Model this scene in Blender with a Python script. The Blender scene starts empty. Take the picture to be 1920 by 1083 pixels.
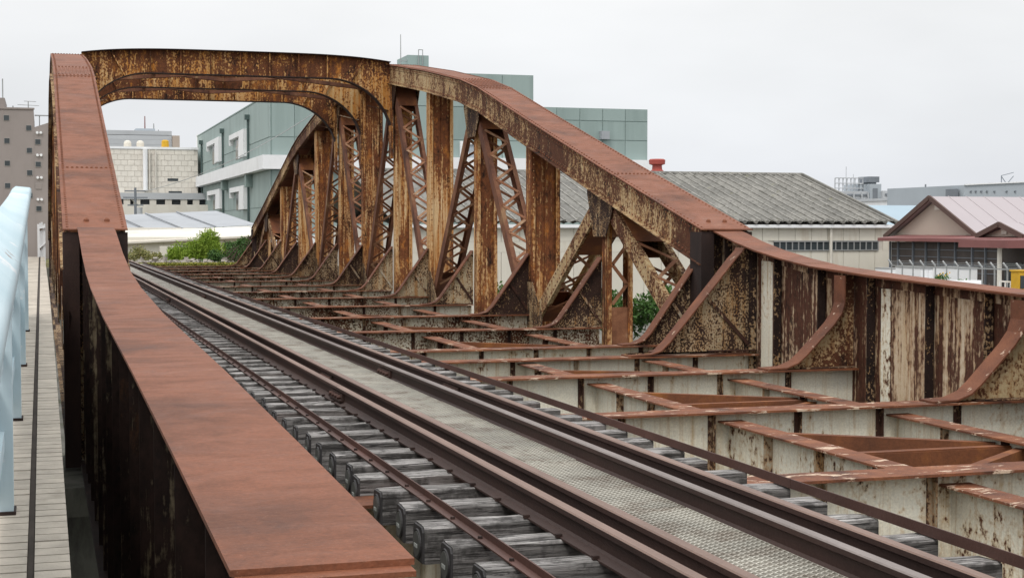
import bpy, math, random
from math import sin, cos, radians, pi, sqrt, floor
from mathutils import Vector, noise as mnoise
random.seed(7)
SC = bpy.context.scene
COL = SC.collection
C = 4.5                                   # camera height above the ground; z below is written relative to the eye
YAW, PITCH, F = radians(17.14), radians(2.28), 2850.0

# ------------------------------------------------------------------ camera, sky, sun, exposure
cam = bpy.data.objects.new('camera', bpy.data.cameras.new('camera'))
COL.objects.link(cam)
cam.data.sensor_width = 36.0
cam.data.lens = F / 1920 * 36
cam.data.clip_start = 0.1
cam.data.clip_end = 6000
cam.location = (0, 0, C)
cam.rotation_euler = (pi / 2 - PITCH, 0, -YAW)
SC.camera = cam

SUN_EL, SUN_AZ = radians(52), radians(215)          # azimuth clockwise from +Y
w = bpy.data.worlds.new('World'); SC.world = w; w.use_nodes = True
nt = w.node_tree; nt.nodes.clear()
def N(t, typ, **kw):
    n = t.nodes.new(typ)
    for k, v in kw.items():
        if hasattr(n, k): setattr(n, k, v)
        else: n.inputs[k].default_value = v
    return n
out = N(nt, 'ShaderNodeOutputWorld'); bg = N(nt, 'ShaderNodeBackground'); bg.inputs[1].default_value = 0.1
sky = N(nt, 'ShaderNodeTexSky'); sky.sky_type = 'NISHITA'; sky.sun_disc = False
sky.sun_elevation = SUN_EL; sky.sun_rotation = SUN_AZ; sky.air_density = 1.2; sky.dust_density = 3.0
tc = N(nt, 'ShaderNodeTexCoord'); sep = N(nt, 'ShaderNodeSeparateXYZ')
nt.links.new(tc.outputs['Generated'], sep.inputs[0])
# an overcast dome: brighter towards the zenith as cloudy skies are
mr = N(nt, 'ShaderNodeMapRange'); nt.links.new(sep.outputs[2], mr.inputs[0])
mr.inputs[1].default_value = 0.0; mr.inputs[2].default_value = 1.0; mr.inputs[3].default_value = 8.6; mr.inputs[4].default_value = 20.0
mp = N(nt, 'ShaderNodeMapping'); mp.inputs['Scale'].default_value = (1.6, 1.6, 5.0)
nt.links.new(tc.outputs['Generated'], mp.inputs[0])
cn = N(nt, 'ShaderNodeTexNoise'); cn.inputs['Scale'].default_value = 1.6; cn.inputs['Detail'].default_value = 5; cn.inputs['Roughness'].default_value = .5
nt.links.new(mp.outputs[0], cn.inputs['Vector'])
mr2 = N(nt, 'ShaderNodeMapRange'); nt.links.new(cn.outputs[0], mr2.inputs[0])
mr2.inputs[1].default_value = .3; mr2.inputs[2].default_value = .7; mr2.inputs[3].default_value = .90; mr2.inputs[4].default_value = 1.08
mul = N(nt, 'ShaderNodeMath', operation='MULTIPLY'); nt.links.new(mr.outputs[0], mul.inputs[0]); nt.links.new(mr2.outputs[0], mul.inputs[1])
tint = N(nt, 'ShaderNodeValToRGB'); nt.links.new(sep.outputs[2], tint.inputs[0])
tint.color_ramp.elements[0].position = 0.0; tint.color_ramp.elements[0].color = (.94, .975, 1.04, 1)
tint.color_ramp.elements[1].position = 0.16; tint.color_ramp.elements[1].color = (1.0, 1.0, 1.0, 1)
vm = N(nt, 'ShaderNodeVectorMath', operation='SCALE'); nt.links.new(tint.outputs[0], vm.inputs[0]); nt.links.new(mul.outputs[0], vm.inputs['Scale'])
mx = N(nt, 'ShaderNodeMix', data_type='RGBA'); mx.inputs[0].default_value = .9
nt.links.new(sky.outputs[0], mx.inputs[6]); nt.links.new(vm.outputs[0], mx.inputs[7])
nt.links.new(mx.outputs[2], bg.inputs[0]); nt.links.new(bg.outputs[0], out.inputs[0])

sd = bpy.data.lights.new('sun', 'SUN'); sd.energy = 1.1; sd.angle = radians(14); sd.color = (1, .96, .9)
sun = bpy.data.objects.new('sun', sd); COL.objects.link(sun)
sun.rotation_euler = (pi / 2 - SUN_EL, 0, pi - SUN_AZ)
sun.location = (-20, -20, 60)
SC.view_settings.view_transform = 'Standard'; SC.view_settings.look = 'None'
SC.view_settings.exposure = 0.0; SC.view_settings.gamma = 1.0; SC.view_settings.use_curve_mapping = False
SC.render.engine = 'CYCLES'
SC.cycles.max_bounces = 6; SC.cycles.diffuse_bounces = 3; SC.cycles.glossy_bounces = 2; SC.cycles.transparent_max_bounces = 4

# ------------------------------------------------------------------ rays through the photograph, used to survey real distances
CT, ST, CP, SP = cos(YAW), sin(YAW), cos(PITCH), sin(PITCH)
def ray(px, py):
    rx, ry = (px - 960) / F, (541.5 - py) / F
    fy, uz = CP + ry * SP, -SP + ry * CP
    return (rx * CT + fy * ST, -rx * ST + fy * CT, uz, fy)
def at(px, py, D):
    r = ray(px, py); t = D / r[3]; return (r[0] * t, r[1] * t, r[2] * t)
def onX(px, py, X):
    r = ray(px, py); t = X / r[0]; return (X, r[1] * t, r[2] * t)
def onY(px, py, Y):
    r = ray(px, py); t = Y / r[1]; return (r[0] * t, Y, r[2] * t)
def onZ(px, py, Z):
    r = ray(px, py); t = Z / r[2]; return (r[0] * t, r[1] * t, Z)

# ------------------------------------------------------------------ mesh builder
class MB:
    def __init__(s): s.v = []; s.f = []; s.m = []
    def _add(s, vs, fs, m=0):
        b = len(s.v); s.v += [tuple(p) for p in vs]
        for q in fs: s.f.append(tuple(b + i for i in q)); s.m.append(m)
        return s
    def box(s, x0, x1, y0, y1, z0, z1, m=0):
        vs = [(x0,y0,z0),(x1,y0,z0),(x1,y1,z0),(x0,y1,z0),(x0,y0,z1),(x1,y0,z1),(x1,y1,z1),(x0,y1,z1)]
        return s._add(vs, [(3,2,1,0),(4,5,6,7),(0,1,5,4),(1,2,6,5),(2,3,7,6),(3,0,4,7)], m)
    def bar(s, p0, p1, w, h, up=(0,0,1), m=0):
        p0, p1, up = Vector(p0), Vector(p1), Vector(up)
        d = (p1 - p0).normalized(); sd_ = d.cross(up)
        if sd_.length < 1e-5: sd_ = d.cross(Vector((1, 0, 0)))
        sd_.normalize(); u = sd_.cross(d).normalized()
        a, b = sd_ * (w / 2), u * (h / 2)
        vs = [p0 - a - b, p0 + a - b, p0 + a + b, p0 - a + b, p1 - a - b, p1 + a - b, p1 + a + b, p1 - a + b]
        return s._add(vs, [(0,1,2,3),(7,6,5,4),(0,4,5,1),(1,5,6,2),(2,6,7,3),(3,7,4,0)], m)
    def prism(s, poly, axis, a0, a1, m=0):
        # poly: 2-D outline; axis 'x' -> (y,z), 'y' -> (x,z), 'z' -> (x,y)
        n = len(poly)
        def P(p, a):
            return (a, p[0], p[1]) if axis == 'x' else (p[0], a, p[1]) if axis == 'y' else (p[0], p[1], a)
        vs = [P(p, a0) for p in poly] + [P(p, a1) for p in poly]
        fs = [tuple(range(n - 1, -1, -1)), tuple(range(n, 2 * n))] + [(i, (i + 1) % n, n + (i + 1) % n, n + i) for i in range(n)]
        return s._add(vs, fs, m)
    def strip(s, path, axis, a0, a1, t, m=0):
        # a bent plate: path of 2-D points offset by thickness t along its normal, extruded from a0 to a1
        n = len(path); off = []
        for i in range(n):
            p, q = path[max(i - 1, 0)], path[min(i + 1, n - 1)]
            dx, dy = q[0] - p[0], q[1] - p[1]; L = math.hypot(dx, dy) or 1
            off.append((path[i][0] - dy / L * t, path[i][1] + dx / L * t))
        for i in range(n - 1):
            poly = [path[i], path[i + 1], off[i + 1], off[i]]
            def P(p, a): return (a, p[0], p[1]) if axis == 'x' else (p[0], a, p[1])
            vs = [P(p, a0) for p in poly] + [P(p, a1) for p in poly]
            fs = [(3,2,1,0),(4,5,6,7),(0,1,5,4),(2,3,7,6)]
            if i == 0: fs.append((3,0,4,7))
            if i == n - 2: fs.append((1,2,6,5))
            s._add(vs, fs, m)
        return s
    def cyl(s, p0, p1, r0, r1=None, n=10, m=0):
        r1 = r0 if r1 is None else r1
        p0, p1 = Vector(p0), Vector(p1); d = (p1 - p0).normalized()
        a = d.cross(Vector((0, 0, 1)))
        if a.length < 1e-4: a = Vector((1, 0, 0))
        a.normalize(); b = d.cross(a)
        vs = []
        for p, r in ((p0, r0), (p1, r1)):
            for i in range(n):
                t = 2 * pi * i / n; vs.append(p + a * (r * cos(t)) + b * (r * sin(t)))
        fs = [(i, (i + 1) % n, n + (i + 1) % n, n + i) for i in range(n)] + [tuple(range(n - 1, -1, -1)), tuple(range(n, 2 * n))]
        return s._add(vs, fs, m)
    def rivet(s, p, nrm, r=.018, h=.012):
        p, d = Vector(p), Vector(nrm).normalized()
        a = d.cross(Vector((0, .3, 1))); a.normalize(); b = d.cross(a)
        vs = []
        for rr, hh in ((r, -.002), (r * .62, h)):
            for i in range(6):
                t = pi / 3 * i; vs.append(p + d * hh + a * (rr * cos(t)) + b * (rr * sin(t)))
        return s._add(vs, [(i, (i + 1) % 6, 6 + (i + 1) % 6, 6 + i) for i in range(6)] + [(6,7,8,9,10,11)])
    def lathe(s, prof, c, n=16, m=0):
        vs = []
        for r, z in prof:
            for i in range(n):
                t = 2 * pi * i / n; vs.append((c[0] + r * cos(t), c[1] + r * sin(t), c[2] + z))
        fs = []
        for k in range(len(prof) - 1):
            for i in range(n):
                j = (i + 1) % n; fs.append((k*n+i, k*n+j, (k+1)*n+j, (k+1)*n+i))
        fs.append(tuple(range(n - 1, -1, -1))); fs.append(tuple((len(prof)-1)*n + i for i in range(n)))
        return s._add(vs, fs, m)

ORG = {}
def tag(o, label=None, cat=None, group=None, kind=None):
    if label: o['label'] = label
    if cat: o['category'] = cat
    if group: o['group'] = group
    if kind: o['kind'] = kind
    return o
def thing(name, loc, label, cat, group=None):
    o = bpy.data.objects.new(name, None); COL.objects.link(o); o.empty_display_size = .2
    o.location = (loc[0], loc[1], loc[2] + C); ORG[o] = Vector(loc)
    return tag(o, label, cat, group)
def mesh_of(name, mb, mats, org=(0,0,0), smooth=False):
    ox, oy, oz = org
    me = bpy.data.meshes.new(name)
    me.from_pydata([(x - ox, y - oy, z - oz) for x, y, z in mb.v], [], mb.f)
    mats = mats if isinstance(mats, (list, tuple)) else [mats]
    for m in mats: me.materials.append(m)
    if len(mats) > 1: me.polygons.foreach_set('material_index', mb.m)
    if smooth: me.polygons.foreach_set('use_smooth', [True] * len(me.polygons))
    me.update()
    return me
def part(name, mb, mats, parent, kind=None, label=None, smooth=False):
    org = ORG[parent]
    o = bpy.data.objects.new(name, mesh_of(name, mb, mats, org, smooth)); COL.objects.link(o)
    o.parent = parent; ORG[o] = org
    return tag(o, label, None, None, kind)
def inst(name, me, parent, loc=(0,0,0), rot=None, scl=None):
    # a part that shares mesh data; loc is relative to the parent's own origin
    o = bpy.data.objects.new(name, me); COL.objects.link(o); o.parent = parent; o.location = loc
    if rot: o.rotation_euler = rot
    if scl: o.scale = scl
    ORG[o] = ORG[parent] + Vector(loc)
    return o
def solo(name, mb, mats, label=None, cat=None, group=None, kind=None, org=None, smooth=False):
    if org is None:
        xs = [p[0] for p in mb.v]; ys = [p[1] for p in mb.v]; zs = [p[2] for p in mb.v]
        org = ((min(xs) + max(xs)) / 2, (min(ys) + max(ys)) / 2, min(zs))
    o = bpy.data.objects.new(name, mesh_of(name, mb, mats, org, smooth)); COL.objects.link(o)
    o.location = (org[0], org[1], org[2] + C); ORG[o] = Vector(org)
    return tag(o, label, cat, group, kind)
def copy_tree(o, parent=None):
    c = o.copy(); COL.objects.link(c)
    if parent: c.parent = parent
    ORG[c] = ORG[o]
    for ch in list(o.children): copy_tree(ch, c)
    return c

# ------------------------------------------------------------------ materials
def new_mat(name, rough=.8, spec=.3, metal=0.0):
    m = bpy.data.materials.new(name); m.use_nodes = True
    t = m.node_tree; b = t.nodes['Principled BSDF']
    b.inputs['Roughness'].default_value = rough; b.inputs['Specular IOR Level'].default_value = spec; b.inputs['Metallic'].default_value = metal
    return m, t, b
def pos_node(t, rnd=True):
    g = N(t, 'ShaderNodeNewGeometry')
    if not rnd: return g.outputs['Position']
    oi = N(t, 'ShaderNodeObjectInfo'); sc = N(t, 'ShaderNodeMath', operation='MULTIPLY'); sc.inputs[1].default_value = 61.0
    t.links.new(oi.outputs['Random'], sc.inputs[0])
    a = N(t, 'ShaderNodeVectorMath', operation='ADD'); t.links.new(g.outputs['Position'], a.inputs[0]); t.links.new(sc.outputs[0], a.inputs[1])
    return a.outputs[0]
def noise_node(t, vec, scale, detail=5, rough=.6, stretch=(1,1,1), dist=0):
    if stretch != (1,1,1):
        mp = N(t, 'ShaderNodeMapping'); mp.inputs['Scale'].default_value = stretch; t.links.new(vec, mp.inputs[0]); vec = mp.outputs[0]
    n = N(t, 'ShaderNodeTexNoise'); n.inputs['Scale'].default_value = scale; n.inputs['Detail'].default_value = detail
    n.inputs['Roughness'].default_value = rough; n.inputs['Distortion'].default_value = dist
    t.links.new(vec, n.inputs['Vector'])
    return n.outputs[0]
def ramp(t, fac, stops, interp='LINEAR'):
    r = N(t, 'ShaderNodeValToRGB'); cr = r.color_ramp; cr.interpolation = interp
    while len(cr.elements) < len(stops): cr.elements.new(.5)
    for e, (p, c) in zip(cr.elements, stops):
        e.position = p; e.color = (c, c, c, 1) if isinstance(c, (int, float)) else (*c, 1)
    t.links.new(fac, r.inputs[0]); return r.outputs[0]
def math_(t, op, a, b):
    n = N(t, 'ShaderNodeMath', operation=op)
    for i, x in enumerate((a, b)):
        if isinstance(x, (int, float)): n.inputs[i].default_value = x
        else: t.links.new(x, n.inputs[i])
    return n.outputs[0]
def mixc(t, fac, a, b, blend='MIX'):
    n = N(t, 'ShaderNodeMix', data_type='RGBA'); n.blend_type = blend
    for i, x in ((0, fac), (6, a), (7, b)):
        if isinstance(x, (int, float)): n.inputs[i].default_value = x
        elif isinstance(x, tuple): n.inputs[i].default_value = (*x, 1)
        else: t.links.new(x, n.inputs[i])
    return n.outputs[2]
def bump(t, b, h, strength=.4, dist=.01):
    n = N(t, 'ShaderNodeBump'); n.inputs['Strength'].default_value = strength; n.inputs['Distance'].default_value = dist
    t.links.new(h, n.inputs['Height']); t.links.new(n.outputs[0], b.inputs['Normal'])

RD, RM, RO = (.014, .008, .006), (.090, .034, .017), (.32, .12, .03)
def flaked(name, pa, pb, amount, scale=1.6, zs=.45, stain=(.34, .16, .045), stain_at=.56, rust=(RD, RM, RO), soft=.018, streak=.25, fine=.25, orange=.66, vary=.05):
    """old paint flaking off rusty steel: paint coats pa/pb, bare patches and vertical streaks"""
    m, t, b = new_mat(name, .82, .25)
    P = pos_node(t)
    A = noise_node(t, P, scale * 1.5, 10, .72, (1, 1, zs))
    B = noise_node(t, P, scale * 11, 5, .62, (1, 1, .55 + .45 * zs))
    S = noise_node(t, P, 12, 6, .7, (1, 1, .045))
    W = noise_node(t, P, .45, 2, .5)
    v = math_(t, 'ADD', math_(t, 'MULTIPLY', A, 1 - streak - fine), math_(t, 'ADD', math_(t, 'MULTIPLY', B, fine), math_(t, 'MULTIPLY', S, streak)))
    v = math_(t, 'ADD', v, math_(t, 'MULTIPLY', math_(t, 'SUBTRACT', W, .5), .36))
    oi2 = N(t, 'ShaderNodeObjectInfo')
    v = math_(t, 'ADD', v, math_(t, 'MULTIPLY', math_(t, 'SUBTRACT', oi2.outputs['Random'], .5), vary))
    mask = ramp(t, v, [(amount - soft, 0.0), (amount + soft, 1.0)])
    R = noise_node(t, P, scale * 2.0, 9, .74, (1, 1, .5))
    rc = ramp(t, R, [(.36, rust[0]), (.47, rust[1]), (orange - .02, rust[1]), (orange + .1, rust[2])])
    rc = mixc(t, .8, rc, ramp(t, B, [(.30, .38), (.62, 1.3)]), 'MULTIPLY')
    pc = mixc(t, ramp(t, A, [(.3, 0.0), (.62, 1.0)]), pa, pb)
    pc = mixc(t, ramp(t, S, [(stain_at - .08, 0.0), (stain_at + .1, .85)]), pc, stain)
    D = noise_node(t, P, 55, 3, .6)
    pc = mixc(t, .45, pc, ramp(t, D, [(.3, .6), (.7, 1.1)]), 'MULTIPLY')
    # a thin rusty rim where the paint has begun to lift
    pc = mixc(t, ramp(t, v, [(amount - .07, 0.0), (amount - soft, .55)]), pc, stain)
    col = mixc(t, mask, pc, rc)
    t.links.new(col, b.inputs['Base Color'])
    h = math_(t, 'ADD', math_(t, 'MULTIPLY', mask, -.6), math_(t, 'MULTIPLY', noise_node(t, P, 40, 5, .7), .5))
    bump(t, b, h, .55, .008)
    return m
def rusty(name, cols, scale=1.2, rough=.7, stretch=(1,1,1), chips=None, grain=.35, lo=.3, hi=.7, spec=.3):
    m, t, b = new_mat(name, rough, spec)
    P = pos_node(t)
    A = noise_node(t, P, scale, 8, .66, stretch)
    n = len(cols)
    col = ramp(t, A, [(lo + (hi - lo) * i / (n - 1), c) for i, c in enumerate(cols)])
    G = noise_node(t, P, scale * 28, 4, .7)
    col = mixc(t, grain, col, ramp(t, G, [(.32, .45), (.68, 1.15)]), 'MULTIPLY')
    if chips:
        K = noise_node(t, P, chips[1], 7, .7, chips[3] if len(chips) > 3 else (1,1,1))
        col = mixc(t, ramp(t, K, [(chips[2] - .012, 0.0), (chips[2] + .012, 1.0)]), col, chips[0])
    t.links.new(col, b.inputs['Base Color'])
    bump(t, b, math_(t, 'ADD', G, math_(t, 'MULTIPLY', A, .6)), .4, .006)
    return m
def plain(name, col, rough=.7, var=.12, scale=1.5, spec=.3, metal=0.0, stretch=(1,1,1), dirt=None, dirt_at=.6, bumpy=0.0, rnd=True, detail=5):
    m, t, b = new_mat(name, rough, spec, metal)
    P = pos_node(t, rnd)
    A = noise_node(t, P, scale, detail, .6, stretch)
    lo = tuple(c * (1 - var) for c in col); hi = tuple(min(1, c * (1 + var)) for c in col)
    c_ = ramp(t, A, [(.3, lo), (.7, hi)])
    if dirt:
        Dn = noise_node(t, P, scale * 1.7, 6, .65, (stretch[0], stretch[1], stretch[2] * .35))
        c_ = mixc(t, ramp(t, Dn, [(dirt_at - .1, 0.0), (dirt_at + .12, 1.0)]), c_, dirt)
    t.links.new(c_, b.inputs['Base Color'])
    if bumpy: bump(t, b, noise_node(t, P, scale * 12, 4, .6), bumpy, .01)
    return m

M = {}
def cover():
    m, t, b = new_mat('cover_plate_rust', .62, .3)
    P = pos_node(t)
    A = noise_node(t, P, 1.0, 9, .7, (1, 1, 1), .4)
    H = noise_node(t, P, 2.2, 8, .75, (1, 1.9, 1.9), .8)          # wisps across the plate
    G = noise_node(t, P, 60, 5, .75); K = noise_node(t, P, 190, 2, .6)
    col = ramp(t, A, [(.28, (.085, .034, .020)), (.42, (.165, .058, .028)), (.55, (.225, .079, .038)), (.70, (.175, .070, .041))])
    col = mixc(t, ramp(t, H, [(.52, 0.0), (.70, .6)]), col, (.09, .043, .028))
    col = mixc(t, ramp(t, H, [(.28, .3), (.40, 0.0)]), col, (.32, .13, .06))
    col = mixc(t, .6, col, ramp(t, G, [(.30, .5), (.68, 1.18)]), 'MULTIPLY')
    col = mixc(t, ramp(t, K, [(.66, 0.0), (.72, .5)]), col, (.42, .25, .17))
    t.links.new(col, b.inputs['Base Color'])
    rg = ramp(t, H, [(.3, .52), (.7, .78)]); t.links.new(rg, b.inputs['Roughness'])
    bump(t, b, math_(t, 'ADD', G, math_(t, 'MULTIPLY', A, 1.2)), .55, .006)
    return m
M['cover'] = cover()
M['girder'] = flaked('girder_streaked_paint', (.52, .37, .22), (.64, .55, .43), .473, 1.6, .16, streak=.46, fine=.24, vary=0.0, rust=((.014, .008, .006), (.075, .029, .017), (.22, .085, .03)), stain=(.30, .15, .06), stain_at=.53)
M['girder_shaded'] = flaked('girder_grimy_shaded_paint', (.20, .155, .09), (.30, .25, .17), .455, 1.5, .2, streak=.4, fine=.22, stain=(.05, .03, .018), rust=((.008, .006, .006), (.026, .014, .011), (.08, .035, .015)))  # flaked grimy paint, darkened so the shade of the narrow gap is in its colours
M['stiff'] = flaked('stiffener_flaked_paint', (.30, .24, .16), (.48, .44, .36), .475, 2.2, .4, fine=.35, rust=((.010, .007, .006), (.05, .022, .015), (.2, .08, .025)))
M['stiff_dark'] = flaked('stiffener_black_rust', (.30, .24, .15), (.42, .36, .26), .468, 2.6, .5, fine=.45, rust=((.008, .006, .006), (.022, .012, .010), (.12, .05, .02)))
M['post'] = flaked('post_mottled_paint', (.60, .36, .15), (.72, .55, .33), .495, 1.9, .2, stain=(.40, .155, .03), stain_at=.48, streak=.42, fine=.3, orange=.56, vary=.035, rust=((.015, .008, .006), (.16, .055, .021), (.44, .165, .035)))
M['chord'] = flaked('chord_mottled_paint', (.46, .35, .19), (.56, .45, .28), .492, 2.6, .6, streak=.14, fine=.45, vary=.02, stain=(.32, .15, .05))
M['frame'] = flaked('portal_mottled_paint', (.54, .33, .12), (.66, .50, .29), .480, 1.9, .4, rust=((.015, .008, .006), (.12, .043, .018), (.44, .17, .03)), stain=(.48, .19, .03), stain_at=.50, streak=.22, fine=.38, orange=.56)
M['gusset'] = flaked('gusset_mottled_paint', (.34, .27, .16), (.46, .40, .29), .478, 3.6, .6, streak=.12, fine=.5, vary=.03, rust=((.010, .007, .006), (.036, .018, .013), (.17, .07, .022)))
M['beam'] = flaked('floor_beam_pale_paint', (.74, .68, .54), (.79, .77, .67), .595, 1.7, .5, stain=(.50, .34, .17), stain_at=.60, streak=.2, fine=.42)
M['beam_far'] = flaked('floor_beam_flaked_paint', (.64, .60, .48), (.72, .70, .60), .525, 3.0, .8, stain=(.40, .26, .12), stain_at=.6, streak=.08, fine=.55)
M['flange'] = rusty('flange_rust', [(.05, .022, .014), (.15, .055, .028), (.22, .08, .036), (.33, .14, .065)], 2.8, .72, chips=((.55, .42, .31), 8.5, .595, (.4, 1, 1)), grain=.65)
M['brace'] = rusty('brace_strip_rust', [(.07, .027, .015), (.145, .053, .027), (.21, .078, .037)], 2.2, .7, chips=((.46, .34, .25), 6, .635), grain=.5)
M['lacing'] = rusty('lacing_rust', [(.15, .058, .028), (.28, .12, .06), (.46, .32, .20)], 2.0, .75, grain=.4)
M['diag'] = rusty('diagonal_rust', [(.05, .022, .016), (.13, .055, .034), (.20, .085, .045), (.34, .21, .11)], 1.9, .75, (1, 1, .4), grain=.5)
M['orange'] = rusty('orange_rust', [(.09, .035, .018), (.17, .06, .025), (.32, .12, .03)], 1.4, .75, grain=.4)
M['dark'] = rusty('dark_rust', [(.018, .012, .011), (.035, .020, .017), (.06, .032, .025)], 1.6, .75, (1, 1, .4), grain=.4)
M['rail'] = rusty('rail_rust', [(.034, .019, .016), (.05, .028, .023), (.075, .04, .032)], 1.2, .62, (1, .3, 1), grain=.3)
M['head'] = rusty('rail_head_rust', [(.12, .068, .048), (.18, .106, .078), (.25, .16, .122)], 1.4, .5, (1, .25, 1), grain=.3, spec=.45)
M['head_grey'] = rusty('guard_rail_head_rust', [(.10, .072, .062), (.15, .12, .108), (.24, .20, .185)], 1.4, .5, (1, .2, 1), grain=.3, spec=.45)
M['bar'] = rusty('guard_bar_rust', [(.055, .028, .023), (.085, .042, .033), (.12, .055, .042)], 1.5, .6, (1, .3, 1), grain=.3)
M['mesh'] = plain('galvanised_mesh', (.42, .40, .345), .55, .25, 2, .5, .25, dirt=(.20, .155, .12), dirt_at=.58)
M['white'] = plain('white_paint', (.78, .79, .80), .6, .05, .4, dirt=(.62, .62, .6), dirt_at=.66)
M['rail_blue'] = None

def wood():
    m, t, b = new_mat('weathered_sleeper_wood', .9, .15)
    P = pos_node(t)
    A = noise_node(t, P, 1.0, 9, .72, (1.6, 26, 26), .5)
    B = noise_node(t, P, 5.0, 5, .65)
    Cc = noise_node(t, P, 1.0, 6, .75, (3.2, 52, 52), .3)
    col = ramp(t, A, [(.34, (.055, .053, .051)), (.45, (.22, .21, .20)), (.55, (.38, .362, .35)), (.67, (.62, .60, .58))])
    col = mixc(t, ramp(t, Cc, [(.40, .95), (.47, 0.0)]), col, (.014, .013, .013))
    # creosote still black on the flanks, bleached where the weather gets at the top
    g = N(t, 'ShaderNodeNewGeometry'); sp = N(t, 'ShaderNodeSeparateXYZ'); t.links.new(g.outputs['True Normal'], sp.inputs[0])
    top = ramp(t, sp.outputs[2], [(.35, .5), (.75, 0.0)])
    col = mixc(t, top, col, (.07, .066, .065))
    col = mixc(t, ramp(t, B, [(.50, 0.0), (.62, .82)]), col, (.045, .042, .040))
    t.links.new(col, b.inputs['Base Color'])
    bump(t, b, math_(t, 'ADD', A, Cc), 1.0, .014)
    return m
M['wood'] = wood()
# ------------------------------------------------------------------ ground
XL, XR = 0.64, 9.45                       # the two truss planes
Y0, P, NP = 20.4, 4.08, 12                # first panel point, panel length, panels
def YN(n): return Y0 + P * n
YE = YN(NP)
ZB = -1.69                                # top of the floor beams
ZTIE = -1.58
ZR = -1.43

M['ground'] = plain('ground_dirt', (.17, .165, .15), .95, .3, .35, .1, dirt=(.07, .075, .05), dirt_at=.55, bumpy=.4, rnd=False)
M['soil'] = plain('embankment_soil', (.20, .17, .125), .95, .3, .8, .1, dirt=(.10, .11, .045), dirt_at=.5, bumpy=.6, rnd=False)
M['concrete'] = plain('old_concrete', (.20, .20, .17), .9, .2, 1.2, .2, dirt=(.07, .07, .06), dirt_at=.55, bumpy=.3)
mb = MB(); n = 48
mb.v = [(0, 0, -4.5)] + [(4500 * cos(2 * pi * i / n), 4500 * sin(2 * pi * i / n), -4.5) for i in range(n)]
mb.f = [(0, 1 + i, 1 + (i + 1) % n) for i in range(n)]; mb.m = [0] * n
solo('ground', mb, M['ground'], kind='structure', org=(0, 0, -4.5))
# the embankment beyond the far end of the bridge
mb = MB(); nx, ny = 40, 46
for j in range(ny + 1):
    for i in range(nx + 1):
        x = -45 + 59 * i / nx; y = YE + 1.2 + (70) * j / ny
        z = -1.86 + .22 * mnoise.noise(Vector((x * .6, y * .6, 0))) + (.10 * mnoise.noise(Vector((x * 2, y * 2, 3))) if j else 0)
        mb.v.append((x, y, z))
for j in range(ny):
    for i in range(nx):
        a = j * (nx + 1) + i; mb.f.append((a, a + 1, a + nx + 2, a + nx + 1)); mb.m.append(0)
solo('embankment', mb, M['soil'], kind='structure')
mb = MB().box(-45, 14, YE + .7, YE + 1.195, -4.5, -1.75)
mb.box(14.0, 14.5, YE + .7, YE + 71, -4.5, -1.95)
solo('abutment_wall', mb, M['concrete'], kind='structure')
# bridge seat under the joint of the two spans
mb = MB().box(.1, 11.0, 19.0, 21.4, -4.5, -3.45)
mb.box(.05, 11.2, 18.8, 21.6, -3.45, -3.1)
solo('bridge_pier', mb, M['concrete'], 'broad concrete pier under the joint between the girder span and the truss', 'pier')

# ------------------------------------------------------------------ truss span
truss = thing('truss_bridge', ((XL + XR) / 2, YN(6), -2.9), 'rusty riveted steel truss span with arched top chords and portal frames over the track', 'bridge')
TZ = {0: .04, 1: 1.08, 2: 2.15, 3: 3.24, 4: 3.88, 5: 4.44, 6: 4.62}
def ztop(n): return TZ[n if n <= 6 else 12 - n]
def ztop_y(y):
    t = max(0.0, min(NP - 1e-6, (y - Y0) / P)); i = int(t); return ztop(i) + (ztop(i + 1) - ztop(i)) * (t - i)
CD = .50                                  # chord depth
nodesY = [YN(i) - (0.28 if i == 0 else 0) + (0.28 if i == 12 else 0) for i in range(13)]
prof = []
for i in range(13):
    z = ztop(i)
    if i in (3, 9):                       # the bends of the chord are eased over a short curved plate
        s0 = (ztop(i) - ztop(i - 1)) / P; s1 = (ztop(i + 1) - ztop(i)) / P
        prof += [(nodesY[i] - .75, z - s0 * .75 - 0), (nodesY[i] - .3, z - s0 * .3 - .03), (nodesY[i] + .3, z + s1 * .3 - .03), (nodesY[i] + .75, z + s1 * .75)]
    else:
        zz = z - (.28 * (ztop(1) - ztop(0)) / P if i in (0, 12) else 0)
        prof.append((nodesY[i], zz))
def pz(y):
    for (a, b), (c_, d) in zip(prof, prof[1:]):
        if a <= y <= c_: return b + (d - b) * (y - a) / (c_ - a)
    return prof[-1][1]
SPL = [YN(0) + 3.25, YN(3) - .75, YN(3) + .75, YN(5), YN(7), YN(9) - .75, YN(9) + .75, YN(12) - 3.25]
rim = Vector
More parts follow.
